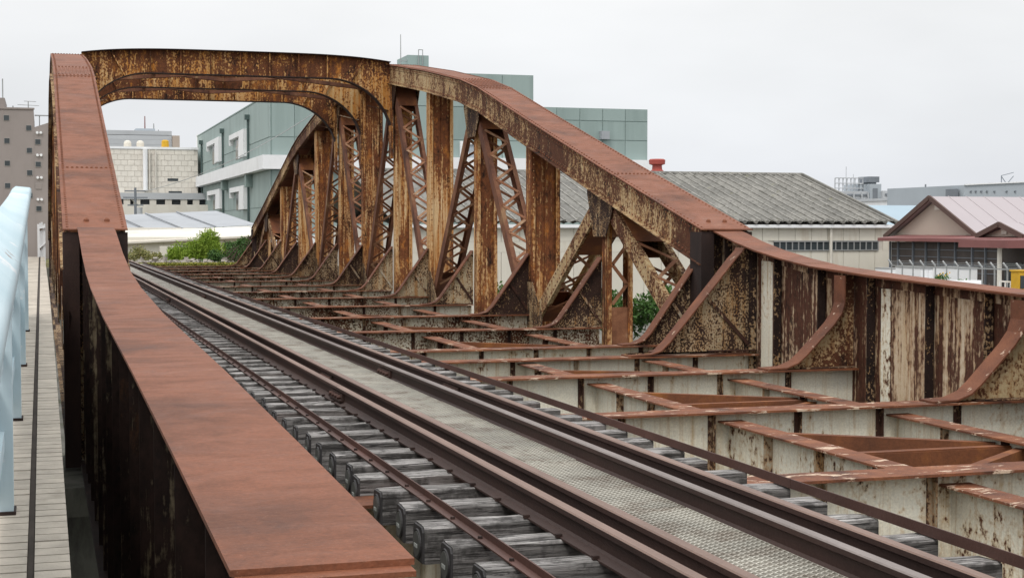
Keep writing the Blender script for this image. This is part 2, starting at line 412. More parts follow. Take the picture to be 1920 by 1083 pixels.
for X, near in ((XL, False), (XR, True)):
    # chord: two webs with angle flanges, cover plate in lengths
    mb = MB()
    for s in (-1, 1):
        for (a, b), (c_, d) in zip(prof, prof[1:]):
            x0, x1 = sorted((X + s * .335, X + s * .355))
            vs = [(x0, a, b - CD), (x1, a, b - CD), (x1, a, b - .02), (x0, a, b - .02), (x0, c_, d - CD), (x1, c_, d - CD), (x1, c_, d - .02), (x0, c_, d - .02)]
            mb._add(vs, [(0,1,2,3),(7,6,5,4),(0,4,5,1),(1,5,6,2),(2,6,7,3),(3,7,4,0)])
            # bottom lip and riveted angle leg
            xa, xb = sorted((X + s * .357, X + s * .43))
            vs = [(xa, a, b - CD), (xb, a, b - CD), (xb, a, b - CD + .016), (xa, a, b - CD + .016), (xa, c_, d - CD), (xb, c_, d - CD), (xb, c_, d - CD + .016), (xa, c_, d - CD + .016)]
            mb._add(vs, [(0,1,2,3),(7,6,5,4),(0,4,5,1),(1,5,6,2),(2,6,7,3),(3,7,4,0)])
            xa, xb = sorted((X + s * .357, X + s * .369))
            for zo0, zo1 in ((CD - .018, CD - .10), (.10, .022)):
                vs = [(xa, a, b - zo0), (xb, a, b - zo0), (xb, a, b - zo1), (xa, a, b - zo1), (xa, c_, d - zo0), (xb, c_, d - zo0), (xb, c_, d - zo1), (xa, c_, d - zo1)]
                mb._add(vs, [(0,1,2,3),(7,6,5,4),(0,4,5,1),(1,5,6,2),(2,6,7,3),(3,7,4,0)])
    ch = part('top_chord', mb, M['chord'], truss)
    # cover plates between splices
    cuts = [prof[0][0] - .06] + SPL + [prof[-1][0] + .06]
    for k, (a, b) in enumerate(zip(cuts, cuts[1:])):
        ys = [a + .004] + [y for y, z in prof if a + .01 < y < b - .01] + [b - .004]
        path = [(y, pz(min(max(y, prof[0][0]), prof[-1][0])) + (0 if k % 2 else .006)) for y in ys]
        cpt = part('cover_plate', MB().strip(path, 'x', X - .40, X + .40, .018), M['cover'], ch)
    # rivets along the cover edges and chord flanges, and across the splices
    mb = MB()
    L = prof[-1][0] - prof[0][0]; step = .125
    lim = (YN(7) if near else YN(6))
    y = prof[0][0] + .1
    while y < lim:
        z = pz(y); s0 = (pz(min(y + .05, YE)) - z) / .05
        nrm = (0, -s0, 1)
        for x in (X - .345, X + .345): mb.rivet((x, y, z + .022), nrm, .02, .014)
        if near or y < YN(3):
            for s in ((-1,) if near else (1, -1)):
                mb.rivet((X + s * .369, y, z - .06), (s, 0, 0), .018, .013)
                mb.rivet((X + s * .369, y, z - CD + .06), (s, 0, 0), .018, .013)
        y += step
    for ys in SPL[:4]:
        for dy in (.09, -.09) if ys != SPL[0] else (.08,):
            yy = ys + dy; z = pz(yy)
            for i in range(9): mb.rivet((X - .28 + .07 * i, yy, z + .021), (0, -.25, 1), .022, .016)
    for dx in (-.1, .16): mb.lathe([(.035, 0), (.035, .03), (.02, .05)], (X + dx, Y0 + .12, pz(Y0 + .12) + .015), 8)
    part('rivets', mb, M['cover'], ch, kind='stuff')
    # ribbed cover over the bend
    mb = MB()
    for yb in (YN(3), YN(9)):
        for i in range(9):
            x = X - .30 + .075 * i
            path = [(yb - .6, pz(yb - .6) + .024), (yb - .3, pz(yb - .3) + .024), (yb + .3, pz(yb + .3) + .024), (yb + .6, pz(yb + .6) + .024)]
            mb.strip(path, 'x', x - .012, x + .012, .014)
    part('splice_ribs', mb, M['cover'], ch, kind='stuff')

    # bottom chord: two deep plates with a lip
    mb = MB()
    for s in (-1, 1):
        x0, x1 = sorted((X + s * .30, X + s * .32))
        mb.box(x0, x1, Y0 - .2, YE + .2, -2.72, -2.12)
        xa, xb = sorted((X + s * .321, X + s * .40))
        mb.box(xa, xb, Y0 - .2, YE + .2, -2.72, -2.70); mb.box(xa, xb, Y0 - .2, YE + .2, -2.135, -2.118)
    part('bottom_chord', mb, M['gusset'], truss)

    # posts
    for nn in range(1, 12):
        y = YN(nn); zt = ztop(nn) - CD + .02
        hw = .30 if nn % 2 == 0 else .235
        dp = .17 if nn % 2 == 0 else .13
        mb = MB()
        for s in (-1, 1):
            x0, x1 = sorted((X + s * hw, X + s * (hw - .018)))
            mb.box(x0, x1, y - dp, y + dp, -2.1, zt)
            # inward lips of the channel
            xa, xb = sorted((X + s * (hw - .0185), X + s * (hw - .085)))
            mb.box(xa, xb, y - dp, y - dp + .014, -2.1, zt - .004); mb.box(xa, xb, y + dp - .014, y + dp, -2.1, zt - .004)
        po = part('post', mb, M['post'], truss)
        mb = MB()
        if nn == 1 or nn == 11:
            # the short hangers are laced, not plated
            mb.box(X - hw + .0845, X + hw - .0845, y - dp + .016, y - dp + .028, -2.1, -1.35)
            mb.box(X - hw + .0845, X + hw - .0845, y - dp + .016, y - dp + .028, zt - .75, zt - .01)
            z = -1.3; f = 1
            while z < zt - .85:
                mb.bar((X - f * (hw - .1), y - dp + .022, z), (X + f * (hw - .1), y - dp + .022, z + .34), .06, .012, (0, 1, 0)); z += .34; f = -f
            part('lacing', mb, M['lacing'], po, kind='stuff')
        else:
            mb.box(X - hw + .0185, X + hw - .0185, y - dp + .045, y - dp + .061, -2.1, zt - .006)
            if nn % 2 == 0: mb.box(X - .012, X + .012, y - dp + .025, y - dp + .0445, -2.1, zt - .02)
            part('web_plate', mb, M['post'], po)
            # batten strips and rivet rows
            mb = MB()
            if near and nn <= 7:
                z = -2.0
                while z < zt - .05:
                    for s in (-1, 1):
                        mb.rivet((X + s * (hw - .05), y - dp, z), (0, -1, 0), .016, .012)
                        if s < 0: mb.rivet((X - hw, y - dp * .5, z), (-1, 0, 0), .016, .012)
                    z += .13
                part('rivets', mb, M['post'], po, kind='stuff')
    # end posts: two boxed legs with a gap the girder runs into
    for nn in (0, 12):
        y = YN(nn); zt = ztop(nn) - .09
        for xa, xb in ((-.40, -.20), (.25, .40)):
            mb = MB(); yy0, yy1 = (y - .30, y + .10) if nn == 0 else (y - .10, y + .30)
            mb.box(X + xa, X + xb, yy0, yy0 + .02, -3.05, zt); mb.box(X + xa, X + xb, yy1 - .02, yy1, -3.05, zt)
            xo = X + (xa if xa < 0 else xb - .02); mb.box(xo, xo + .02, yy0 + .0205, yy1 - .0205, -3.05, zt - .003)
            po = part('end_post', mb, M['dark'], truss)
        mb = MB()
        z = -2.6
        while z < zt - .3:
            mb.bar((X - .19, y + .02, z), (X + .24, y + .02, z + .3), .05, .012, (0, 1, 0)); z += .3
        mb.box(X - .199, X + .249, y + .05, y + .06, -3.0, zt - .02)
        part('end_lacing', mb, M['gusset'], truss, kind='stuff')
    # gussets at the panel points of both webs
    for nn in range(13):
        y = YN(nn)
        for s in (-1, 1):
            x0, x1 = sorted((X + s * .325, X + s * .3345))
            if nn % 2 == 0:
                a = .95 if nn not in (0, 12) else .75
                y0_, y1_ = (y - a, y + a) if nn not in (0, 12) else ((y - .2, y + a + .5) if nn == 0 else (y - a - .5, y + .2))
                poly = [(y0_, -2.12), (y1_, -2.12), (y1_, -1.72), (y + .35, -1.05), (y - .35, -1.05), (y0_, -1.72)]
                part('gusset', MB().prism(poly, 'x', x0, x1), M['gusset'], truss)
            else:
                zt = ztop(nn) - CD; sl = (ztop_y(y + .5) - ztop_y(y - .5)); b = .62
                zl, zr_ = pz(y - b) - CD + .05, pz(y + b) - CD + .05
                poly = [(y - b, zl), (y - b, zl - .18), (y - .3, zt - .72), (y + .3, zt - .72), (y + b, zr_ - .18), (y + b, zr_), (y, zt + .06)]
                xx0, xx1 = (x0, x1)
                part('gusset', MB().prism(poly, 'x', xx0, xx1), M['gusset'], truss)
    # diagonals
    for top in range(1, 12, 2):
        for bot in (top - 1, top + 1):
            heavy = top in (1, 11)
            yt, zt = YN(top) + (.12 if bot > top else -.12), ztop(top) - CD - .1
            yb, zb = YN(bot) + (.25 if bot < top else -.25), -1.85
            p0, p1 = Vector((X, yt, zt)), Vector((X, yb, zb))
            d = (p1 - p0).normalized(); nr = Vector((0, -d.z, d.y))         # in-plane normal
            if nr.y > 0: nr = -nr                                          # towards the camera
            dep = .30 if heavy else .24; hw = .295 if heavy else .28
            mb = MB()
            for s in (-1, 1):
                o = Vector((s * hw, 0, 0))
                mb.bar(p0 + o, p1 + o, .018, dep, nr)
                for e in (-1, 1):
                    q = Vector((s * (hw - .048), 0, 0)) + nr * (e * (dep / 2 - .008))
                    mb.bar(p0 + q, p1 + q, .075, .014, nr)
            dg = part('diagonal', mb, M['diag'] if not heavy else M['chord'], truss)
            Ld = (p1 - p0).length
            mb2 = MB()
            for e in (1, -1):
                q = nr * (e * (dep / 2 + .0068))
                t = 1.6 if heavy else .75; f = 1; front = []; pit = .5 if heavy else .36
                mb_end = MB()
                while t < Ld - .95:
                    a = p0 + d * t + q + Vector((-f * (hw - .06), 0, 0)); b = p0 + d * (t + pit) + q + Vector((f * (hw - .06), 0, 0))
                    front.append((a, b)); t += pit; f = -f
                indiv = near and e == 1 and top <= 5
                for a, b in front:
                    if indiv: part('lacing_bar', MB().bar(a, b, .062, .012, nr), M['lacing'], dg)
                    else: mb2.bar(a, b, .062, .012, nr)
                la, lb = (1.55, .95) if heavy else (.72, .9)
                part('batten_plate', MB().bar(p0 + d * .12 + q, p0 + d * la + q, .50, .010, nr), M['orange'], dg)
                part('batten_plate', MB().bar(p1 - d * lb + q, p1 - d * .35 + q, .50, .010, nr), M['orange'] if heavy else M['diag'], dg)
            part('lacing', mb2, M['lacing'], dg, kind='stuff')
            if heavy and near and top == 1:
                mb = MB(); t = .1
                while t < Ld:
                    for e in (-1, 1):
                        mb.rivet(p0 + d * t + nr * (e * .09) + Vector((-hw - .009, 0, 0)), (-1, 0, 0), .02, .015)
                    t += .14
                part('rivets', mb, M['diag'], dg, kind='stuff')

# floor beams (shared mesh), stiffeners, knee braces
def beam_mesh(x0, x1, y):
    mb = MB()
    mb.box(x0, x1, y - .008, y + .008, -2.78, ZB - .0205)
    mb.box(x0, x1, y - .14, y + .14, -2.80, -2.7805)
    return mb
def add_beam(parent, x0, x1, y, mat, dz=0, yshift=0):
    org = ORG[parent]
    mb = beam_mesh(x0, x1, y); mb.v = [(a, b, c_ + dz) for a, b, c_ in mb.v]
    be = part('floor_beam', mb, mat, parent)
    fl = part('top_flange', MB().box(x0, x1, y - .165, y + .165, ZB - .02 + dz, ZB + dz), M['flange'], be)
    mb = MB().prism([(-.045, -.0085), (-.045, -.0205), (-.006, -.0205), (-.006, -.075), (.006, -.075), (.006, -.0085)], 'z', -2.78, ZB - .021)
    me = mesh_of('stiffener', mb, M['stiff'])
    nst = int((x1 - x0) / .80)
    for i in range(1, nst):
        x = x0 + (x1 - x0) * i / nst + .02 * sin(i * 7.3 + y)
        st = inst('stiffener', me, be, (x - org.x, y - org.y, dz - org.z))
    return be
def brace(parent, X, y, side, foot, zface, pts, mat_w, wd=.11):
    """knee brace: web plate, bent flange strip and a diagonal stiffener; side +1 = post on the right of the brace"""
    path = [(X + side * px, pz_) for px, pz_ in pts]
    poly = path + [(X + side * (-.29), pts[-1][1]), (X + side * (-.29), ZB + .002), (path[0][0], ZB + .002)]
    q = []
    for p in poly:
        if not q or abs(q[-1][0] - p[0]) + abs(q[-1][1] - p[1]) > 1e-4: q.append(p)
    kb = part('knee_brace', MB().prism(q if side > 0 else q[::-1], 'y', y - .0075, y + .0075), mat_w, parent)
    part('brace_strip', MB().strip(path if side > 0 else path[::-1], 'y', y - wd, y + wd, .018), M['brace'], kb)
    a = path[len(path) // 2 + (1 if len(path) > 5 else 0)]
    mb = MB().bar((a[0] + side * .02, y - .03, a[1] - .05), (X + side * -.31, y - .03, ZB + .06), .045, .012, (0, 1, 0))
    mb.box(*sorted((X + side * -.95, X + side * -.31)), y - .09, y - .009, ZB + .004, ZB + .016)
    part('brace_stiffener', mb, M['stiff'], kb)
TB = [(-1.50, ZB + .002), (-1.30, ZB + .012), (-1.16, ZB + .06), (-1.05, ZB + .16), (-.70, -1.04), (-.315, -.50)]
for nn in range(13):
    y = YN(nn) + (.1 if nn == 0 else 0)
    add_beam(truss, XL + .33, XR - .33, y, M['beam_far'] if nn >= 1 else M['beam'])
    brace(truss, XR, y - .0, 1, 0, 0, TB, M['gusset'])

# stringers under both tracks, and the bracing of the second pair
STR = (2.25, 4.0, 6.09, 7.86)
def stringers(parent, ys, mat):
    for k, (a, b) in enumerate(zip(ys, ys[1:])):
        for x in STR:
            mb = MB().box(x - .006, x + .006, a + .011, b - .011, -2.36, -1.80); mb.box(x - .11, x + .11, a + .03, b - .03, -2.375, -2.3605)
            s_ = part('stringer', mb, mat, parent)
            part('top_flange', MB().box(x - .12, x + .12, a + .03, b - .03, -1.7995, -1.782), M['flange'], s_)
            for j in range(1, 4):
                yy = a + (b - a) * j / 4
                if x > 5: part('stiffener', MB().box(x - .09, x + .09, yy - .006, yy + .006, -2.36, -1.80), M['stiff'], s_)
        ym = (a + b) / 2
        for x0, x1 in (STR[:2], STR[2:]):
            for q0, q1 in (((x0, b - .35), (x1, ym + .18)), ((x0, ym), (x1, ym)), ((x0, a + .35), (x1, ym - .18))):
                p0, p1 = Vector((q0[0] + .02, q0[1], 0)), Vector((q1[0] - .02, q1[1], 0))
                zz = -1.85
                mb = MB().bar((p0.x, p0.y, zz), (p1.x, p1.y, zz), .09, .012); mb.bar((p0.x, p0.y - .05, zz - .0815), (p1.x, p1.y - .05, zz - .0815), .012, .15)
                part('bracing_bar', mb, M['orange'], parent)
stringers(truss, [YN(0) + .1] + [YN(i) for i in range(1, 13)], M['beam_far'])

# portal and sway frames
def frame(parent, y, zt):
    xa, xb = XL + .36, XR - .36
    def top(x):
        u = (x - XL) / (XR - XL); return zt + .24 * (1 - (2 * u - 1) ** 4) * .9
    zb = 4.03
    def bot(x):
        d = min(x - (XL + .30), (XR - .30) - x); R = 1.75
        return zb - (0 if d > R else 1.65 * (1 - sqrt(max(0, 1 - ((R - d) / R) ** 2))) * 1.0)
    xs = [xa + (xb - xa) * i / 60 for i in range(61)]
    # web: quads split into panels by stiffeners
    mb = MB()
    for a, b in zip(xs, xs[1:]):
        za, zb_ = bot(a) + .01, bot(b) + .01
        ta, tb = top(a) - .02, top(b) - .02
        vs = [(a, y - .006, za), (b, y - .006, zb_), (b, y - .006, tb), (a, y - .006, ta), (a, y + .006, za), (b, y + .006, zb_), (b, y + .006, tb), (a, y + .006, ta)]
        mb._add(vs, [(0,1,2,3),(7,6,5,4)])
    fr = part('portal_frame', mb, M['frame'], parent)
    part('top_flange', MB().strip([(x, top(x) - .019) for x in xs], 'y', y - .17, y + .17, .018), M['dark'], fr)
    part('arch_flange', MB().strip([(x, bot(x) - .008) for x in xs], 'y', y - .14, y + .14, .022), M['dark'], fr)
    for i in range(9):
        x = xa + .95 + (xb - xa - 1.9) * i / 8
        lean = (i - 4) * .0 if 0 < i < 8 else (-.22 if i == 0 else .22)
        mb = MB().bar((x + lean * -.6, y - .05, bot(x - lean * .6) + .012), (x + lean, y - .05, top(x + lean) - .025), .03, .085, (0, 1, 0))
        part('stiffener', mb, M['frame'], fr)
    # gusset seams at the springing of the arch
    for sx, side in ((xa, 1), (xb, -1)):
        mb = MB().bar((sx + side * .05, y - .03, zt - 1.25), (sx + side * .62, y - .03, zt - 1.75 + .62), .02, .045, (0, 1, 0))
        part('gusset_seam', mb, M['stiff'], fr)
        mb = MB().box(*sorted((sx - side * .06, sx)), y - .15, y + .15, 1.9, zt - CD + .02)
        part('gusset_plate', mb, M['frame'], fr)
for nn, dz in ((5, 0), (6, 0.02), (7, 0)): frame(truss, YN(nn), 4.46 + dz)
# bracing between the frames at top level
for a in (5, 6):
    for (x0, y0, x1, y1) in ((XL + .3, YN(a) + .2, 5.05, YN(a + 1) - .2), (XR - .3, YN(a) + .2, 5.05, YN(a + 1) - .2), (5.05, YN(a) + .2, XL + .3, YN(a + 1) - .2), (5.05, YN(a) + .2, XR - .3, YN(a + 1) - .2)):
        dzz = .0 if x1 == 5.05 else -.12
        part('lateral_bar', MB().bar((x0, y0, 4.28 + dzz), (x1, y1, 4.28 + dzz), .13, .10), M['diag'], truss)

# ------------------------------------------------------------------ girder span (the near approach)
gb = thing('girder_bridge', ((XL + XR) / 2, 11, -2.95), 'pale peeling floor beams and stringers of the near approach span, framed between two plate girders', 'bridge')
GP = [(-2, -.89), (3.5, -.83), (10, -.715), (12.9, -.65), (15.8, -.545), (17.2, -.47), (18.0, -.39), (18.8, -.285), (19.4, -.18), (19.9, -.07), (20.28, .005)]
def gz(y):
    for (a, b), (c_, d) in zip(GP, GP[1:]):
        if a <= y <= c_: return b + (d - b) * (y - a) / (c_ - a)
    return GP[-1][1] if y > 0 else GP[0][1]
def plate_girder(name, X, y_lo, y_hi, gzf, label, profile, inner, cover_from=None, mat='girder'):
    g = thing(name, (X, (y_lo + y_hi) / 2, -3.02), label, 'plate girder', 'riveted plate girders of the approach spans')
    pr = [(y, z) for y, z in profile if y_lo < y < y_hi]
    pr = [(y_lo, gzf(y_lo))] + pr + [(y_hi, gzf(y_hi))]
    # web in panels
    poly = [(y, z - .03) for y, z in pr] + [(y_hi, -2.98), (y_lo, -2.98)]
    part('web', MB().prism(poly[::-1], 'x', X - .007, X + .007), M[mat], g)
    part('top_flange', MB().strip([(y, z - .029) for y, z in pr], 'x', X - .215, X + .215, .014), M['cover'], g)
    if cover_from is not None:
        c0, seam, c1 = cover_from
        for a, b, t in ((c0, seam + .06, .016), (seam + .061, c1, .0125)):
            path = [(a, gzf(a))] + [(y, z) for y, z in pr if a < y < b] + [(b, gzf(b))]
            part('cover_plate', MB().strip([(y, z - .0145) for y, z in path], 'x', X - .225, X + .225, t), M['cover'], g)
    part('bottom_flange', MB().box(X - .21, X + .21, y_lo, y_hi, -3.02, -2.981), M['dark'], g)
    # angles under the flange
    mb = MB()
    for s in (-1, 1):
        xa, xb = sorted((X + s * .0075, X + s * .02))
        mb.prism([(y, z - .031) for y, z in pr] + [(y, z - .15) for y, z in pr[::-1]], 'x', xa, xb) if False else None
        for (a, b), (c_, d) in zip(pr, pr[1:]):
            vs = [(xa, a, b - .15), (xb, a, b - .15), (xb, a, b - .031), (xa, a, b - .031), (xa, c_, d - .15), (xb, c_, d - .15), (xb, c_, d - .031), (xa, c_, d - .031)]
            mb._add(vs, [(0,1,2,3),(7,6,5,4),(0,4,5,1),(1,5,6,2),(2,6,7,3),(3,7,4,0)])
    part('flange_angle', mb, M[mat], g)
    return g
def stiffener(g, X, y, s, gzf, dep=.15, mat='stiff', zb=-2.975):
    mb = MB(); xi, xo, t = X + s * .021, X + s * dep, .011 * s; zt = gzf(y) - .034 - .02
    poly = [(xi, y + .09), (xi, y - .006), (xo, y - .006), (xo, y + .006), (xi + t, y + .006), (xi + t, y + .09)]
    mb.prism(poly if s > 0 else poly[::-1], 'z', zb, zt)
    part('stiffener', mb, M[mat], g)
GPL = [(-2, -.95), (3.5, -.815), (5.4, -.765), (7.7, -.712), (11.7, -.645), (14.5, -.55), (16.1, -.455), (17.0, -.36), (17.8, -.275), (18.8, -.13), (19.6, -.02), (20.28, .02)]
def gzl(y):
    for (a, b), (c_, d) in zip(GPL, GPL[1:]):
        if a <= y <= c_: return b + (d - b) * (y - a) / (c_ - a)
    return GPL[-1][1]
GL = plate_girder('plate_girder', XL, 3.56, 20.24, gzl, 'nearest plate girder with a broad smooth rust red top, left of the track', GPL, 1, (3.62, 16.0, 20.27), 'girder_shaded')
GR = plate_girder('plate_girder', XR, -2.0, 20.24, gz, 'plate girder across the second track bed, its inner side streaked cream and brown', GP, -1, (2.2, 16.7, 20.27))
ys_st = [1.3, 2.45, 3.6, 4.75, 5.9, 7.05, 8.15, 9.1, 10.3, 11.45, 12.6, 13.6, 14.7, 15.95, 17.15, 18.35, 19.1, 19.9]
for y in ys_st:
    for s in (-1, 1):
        if y > 3.65: stiffener(GL, XL, y, s, gzl, .17 if s < 0 else .15, 'girder_shaded')
        stiffener(GR, XR, y, s, gz, .13, 'stiff_dark')
# wide splice plates (the grey bands on the inner face)
for y0_, y1_ in ((18.62, 18.95), (15.62, 15.82), (9.3, 9.5)):
    zt = gz((y0_ + y1_) / 2) - .16
    part('splice_plate', MB().box(XR - .0165, XR - .0075, y0_, y1_, -2.95, zt), M['beam'], GR)
GBY = [5.45, 9.25, 12.9, 16.45, 19.15]
for y in GBY:
    dz = -.04 if y > 19 else 0
    add_beam(gb, XL + .034, XR - .034, y, M['beam'], dz)
# braces of the girder span
for y in GBY:
    if y > 19: pts = [(-1.95, ZB - .038), (-1.62, ZB - .028), (-1.46, ZB + .02), (-1.33, ZB + .14), (-.75, -.88), (-.36, -.42), (-.27, -.33), (-.235, -.275)]
    else: pts = [(-1.25, ZB + .002), (-.98, ZB + .012), (-.82, ZB + .07), (-.70, ZB + .17), (-.34, -1.16), (-.24, -1.03), (-.2, -.90), (-.2, gz(y) - .06)]
    def gbrace(X, side, own):
        path = [(X + side * a, b) for a, b in pts]
        q = path + [(X + side * -.024, pts[-1][1]), (X + side * -.024, ZB + .003), (path[0][0], ZB + .003)]
        kb = part('knee_brace', MB().prism(q if side > 0 else q[::-1], 'y', y - .0075, y + .0075), M['gusset'] if y > 19 else M['chord'], gb)
        part('brace_strip', MB().strip(path if side > 0 else path[::-1], 'y', y - .13, y + .13, .018), M['brace'], kb)
        mb = MB().box(*sorted((X + side * -.75, X + side * -.03)), y - .11, y - .009, ZB + .004, ZB + .016)
        if y > 19: mb.bar((X + side * -.72, y - .03, -.98), (X + side * -.10, y - .03, ZB + .06), .05, .012, (0, 1, 0))
        part('brace_stiffener', mb, M['stiff'], kb)
    gbrace(XR, 1, GR)
stringers(gb, GBY, M['beam'])
stringers(gb, [1.8, 5.45], M['beam'])
# far approach girders, mirrored at the other end
def gz2(y): return gz(max(-1.9, 2 * (Y0 + YE) / 2 - y))
GP2 = sorted([(Y0 + YE - y, z) for y, z in GP])
plate_girder('plate_girder', XR, YE + .12, YE + 14, gz2, 'plate girder beyond the far end of the truss, sinking into green creepers', GP2, -1)
plate_girder('plate_girder', XL, YE + .12, YE + 14, gz2, 'plate girder beyond the far end of the truss on the side of the weedy gravel', GP2, 1)

# ------------------------------------------------------------------ track
ties = []
beamsY = GBY + [YN(0) + .1] + [YN(i) for i in range(1, 13)]
bb_ = [1.8] + beamsY
for p_, q_ in zip(bb_, bb_[1:]):
    lo, hi = p_ + .275, q_ - .275
    k = max(1, round((hi - lo) / .52))
    ties += [lo + (hi - lo) * i / k for i in range(k + 1)]
ties += [YE + .28]
ymin_tie = ties[0]
def tie_mesh(seed):
    r = random.Random(seed); mb = MB(); nx = 14
    L, W, H = 2.40, .20, .20
    rings = []
    for i in range(nx + 1):
        x = -L / 2 + L * i / nx; j = lambda a: (r.random() - .5) * a
        ring = [(x, -W/2 + j(.004), -H + j(.004)), (x, W/2 + j(.004), -H + j(.004)), (x, W/2 + j(.008), -.010 + j(.008)), (x, W/2 - .008 + j(.008), j(.008)), (x, j(.05), j(.010)), (x, -W/2 + .008 + j(.012), j(.008)), (x, -W/2 + j(.012), -.010 + j(.008))]
        rings.append(ring)
    n = 7
    for rg in rings: mb.v += rg
    for i in range(nx):
        for q in range(n):
            a, b = i * n + q, i * n + (q + 1) % n; mb.f.append((a, b, b + n, a + n)); mb.m.append(0)
    mb.f.append(tuple(range(n))[::-1]); mb.f.append(tuple(nx * n + q for q in range(n))); mb.m += [0, 0]
    return mesh_of('wooden_sleeper', mb, M['wood'])
tmesh = [tie_mesh(s) for s in range(7)]
M['cap'] = plain('sleeper_end_plate', (.035, .033, .034), .6, .25, 5, .35)
M['cap_disc'] = plain('sleeper_end_disc', (.085, .088, .082), .6, .25, 5, .35)
M['label_bar'] = plain('sleeper_end_bar', (.34, .36, .34), .6, .15, 9, .3)
mb = MB().prism([(-.098, -.196), (.098, -.196), (.098, -.03), (.075, -.006), (-.075, -.006), (-.098, -.03)], 'x', -.012, 0)
cap_plate = mesh_of('end_plate', mb, M['cap'])
mb = MB().cyl((0, 0, -.105), (-.010, 0, -.105), .068, .068, 24); cap_disc = mesh_of('end_disc', mb, M['cap_disc'])
mb = MB()
for i in range(28):
    a0, a1 = 2 * pi * i / 28, 2 * pi * (i + 1) / 28
    vs = [(-.002, .068*cos(a0), -.105+.068*sin(a0)), (-.002, .068*cos(a1), -.105+.068*sin(a1)), (-.008, .074*cos(a1), -.105+.074*sin(a1)), (-.008, .074*cos(a0), -.105+.074*sin(a0)), (-.008, .079*cos(a1), -.105+.079*sin(a1)), (-.008, .079*cos(a0), -.105+.079*sin(a0)), (0, .082*cos(a1), -.105+.082*sin(a1)), (0, .082*cos(a0), -.105+.082*sin(a0))]
    mb._add(vs, [(0,1,2,3),(3,2,4,5),(5,4,6,7)])
cap_ring = mesh_of('end_ring', mb, M['cap'])
cap_bar = mesh_of('end_bar', MB().box(-.0135, -.0105, -.030, .034, -.124, -.104), M['label_bar'])
XT = 3.131
for i, yy in enumerate(ties):
    x = XT + random.uniform(-.035, .035)
    o = bpy.data.objects.new('wooden_sleeper', tmesh[i % 7]); COL.objects.link(o)
    o.location = (x, yy, ZTIE + C + random.uniform(-.004, .002)); o.rotation_euler = (random.uniform(-.035, .035), 0, random.uniform(-.016, .016)); ORG[o] = Vector((x, yy, ZTIE))
    if i % 2: o.scale = (-1, 1, 1)
    near = yy < 16.5
    tag(o, 'weathered grey sleeper with a round black end cap showing beyond the near girder flange' if near else 'weathered grey sleeper of the far part of the bridge track', 'sleeper',
        'capped sleepers beside the near girder' if near else 'sleepers of the far track')
    if near:
        nb = [b for b in GBY if abs(yy - b) < .3]
        if nb and 8 < yy < 14:
            k = 0 if nb[0] < 11 else 1
            o['label'] = 'capped sleeper just %s the beam end at the %s of the near girder' % ('in front of' if yy < nb[0] else 'behind', ('foot', 'middle')[k])
        sx = -1 if i % 2 else 1                  # keep the cap on the left end
        q = inst('end_plate', cap_plate, o, (-1.2 * sx, 0, 0), scl=(sx, 1, 1))
        for me in (cap_disc, cap_ring, cap_bar): inst(me.name.split('.')[0], me, q, (-.0122, 0, 0))

def rail_poly(X, h=.153, bw=.127, hw=.066):
    z0 = ZR - h; z1 = ZR
    return [(X - bw/2, z0), (X + bw/2, z0), (X + bw/2, z0 + .011), (X + .02, z0 + .028), (X + .009, z0 + .04), (X + .009, z1 - .047), (X + hw/2, z1 - .034), (X + hw/2, z1 - .008), (X + hw/2 - .008, z1 - .0015),
            (X - hw/2 + .008, z1 - .0015), (X - hw/2, z1 - .008), (X - hw/2, z1 - .034), (X - .009, z1 - .047), (X - .009, z0 + .04), (X - .02, z0 + .028), (X - bw/2, z0 + .011)]
YR0, YR1 = 2.3, YE + 3.2
def rail(name, X, label, group, head, joints, spike_side):
    t = thing(name, (X, (YR0 + YR1) / 2, ZR - .153), label, 'rail', group)
    jt = sorted(joints); cuts = [YR0] + jt + [YR1]
    pol = rail_poly(X)
    for a, b in zip(cuts, cuts[1:]):
        mb = MB().prism(pol, 'y', a + .004, b - .004)
        # top faces of the head take the worn colour
        nf = len(pol)
        for i in range(nf):
            zz = (pol[i][1] + pol[(i + 1) % nf][1]) / 2
            if zz > ZR - .02: mb.m[2 + i] = 1
        part('rail_length', mb, [M['rail'], M[head]], t)
    for y in jt:
        for s in (-1, 1):
            mb = MB().box(*sorted((X + s * .0095, X + s * .03)), y - .28, y + .28, ZR - .118, ZR - .050)
            mb.box(*sorted((X + s * .0305, X + s * .055)), y - .28, y + .28, ZR - .118, ZR - .100)
            fp = part('fishplate', mb, M['rail'], t)
            mb = MB()
            for dy in (-.19, -.065, .065, .19): mb.cyl((X + s * .03, y + dy, ZR - .082), (X + s * .062, y + dy, ZR - .082), .02, .017, 6)
            part('bolts', mb, M['bar'], fp, kind='stuff')
    mb = MB()
    for yy in ties:
        for s in (-1, 1):
            o = .055 * (1 if s > 0 else -1)
            mb.box(*sorted((X + s * .05, X + s * .082)), yy - .013 + o, yy + .013 + o, ZTIE + .004, ZTIE + .024)
    part('rail_spikes', mb, M['dark'], t, kind='stuff')
    return t
def yj(px, py): return onZ(px, py, ZR - .06)[1]
rail('running_rail', 2.565, 'running rail with a light worn head on the side of the left girder', 'running rails of the track', 'head', [yj(635, 735), yj(245, 525) if False else 33.0, 57.5], -1)
rail('guard_rail', 2.775, 'dark guard rail just left of the wire mesh walkway', 'guard rails inside the track', 'head', [yj(612, 702), 33.5, 58.2], -1)
rail('guard_rail', 3.449, 'guard rail with a grey head just right of the wire mesh walkway', 'guard rails inside the track', 'head_grey', [yj(730, 693), 34.4, 58.6], -1)
rail('running_rail', 3.697, 'running rail with a pinkish head on the side of the open floor beams', 'running rails of the track', 'head', [yj(885, 722), 33.9, 58], -1)

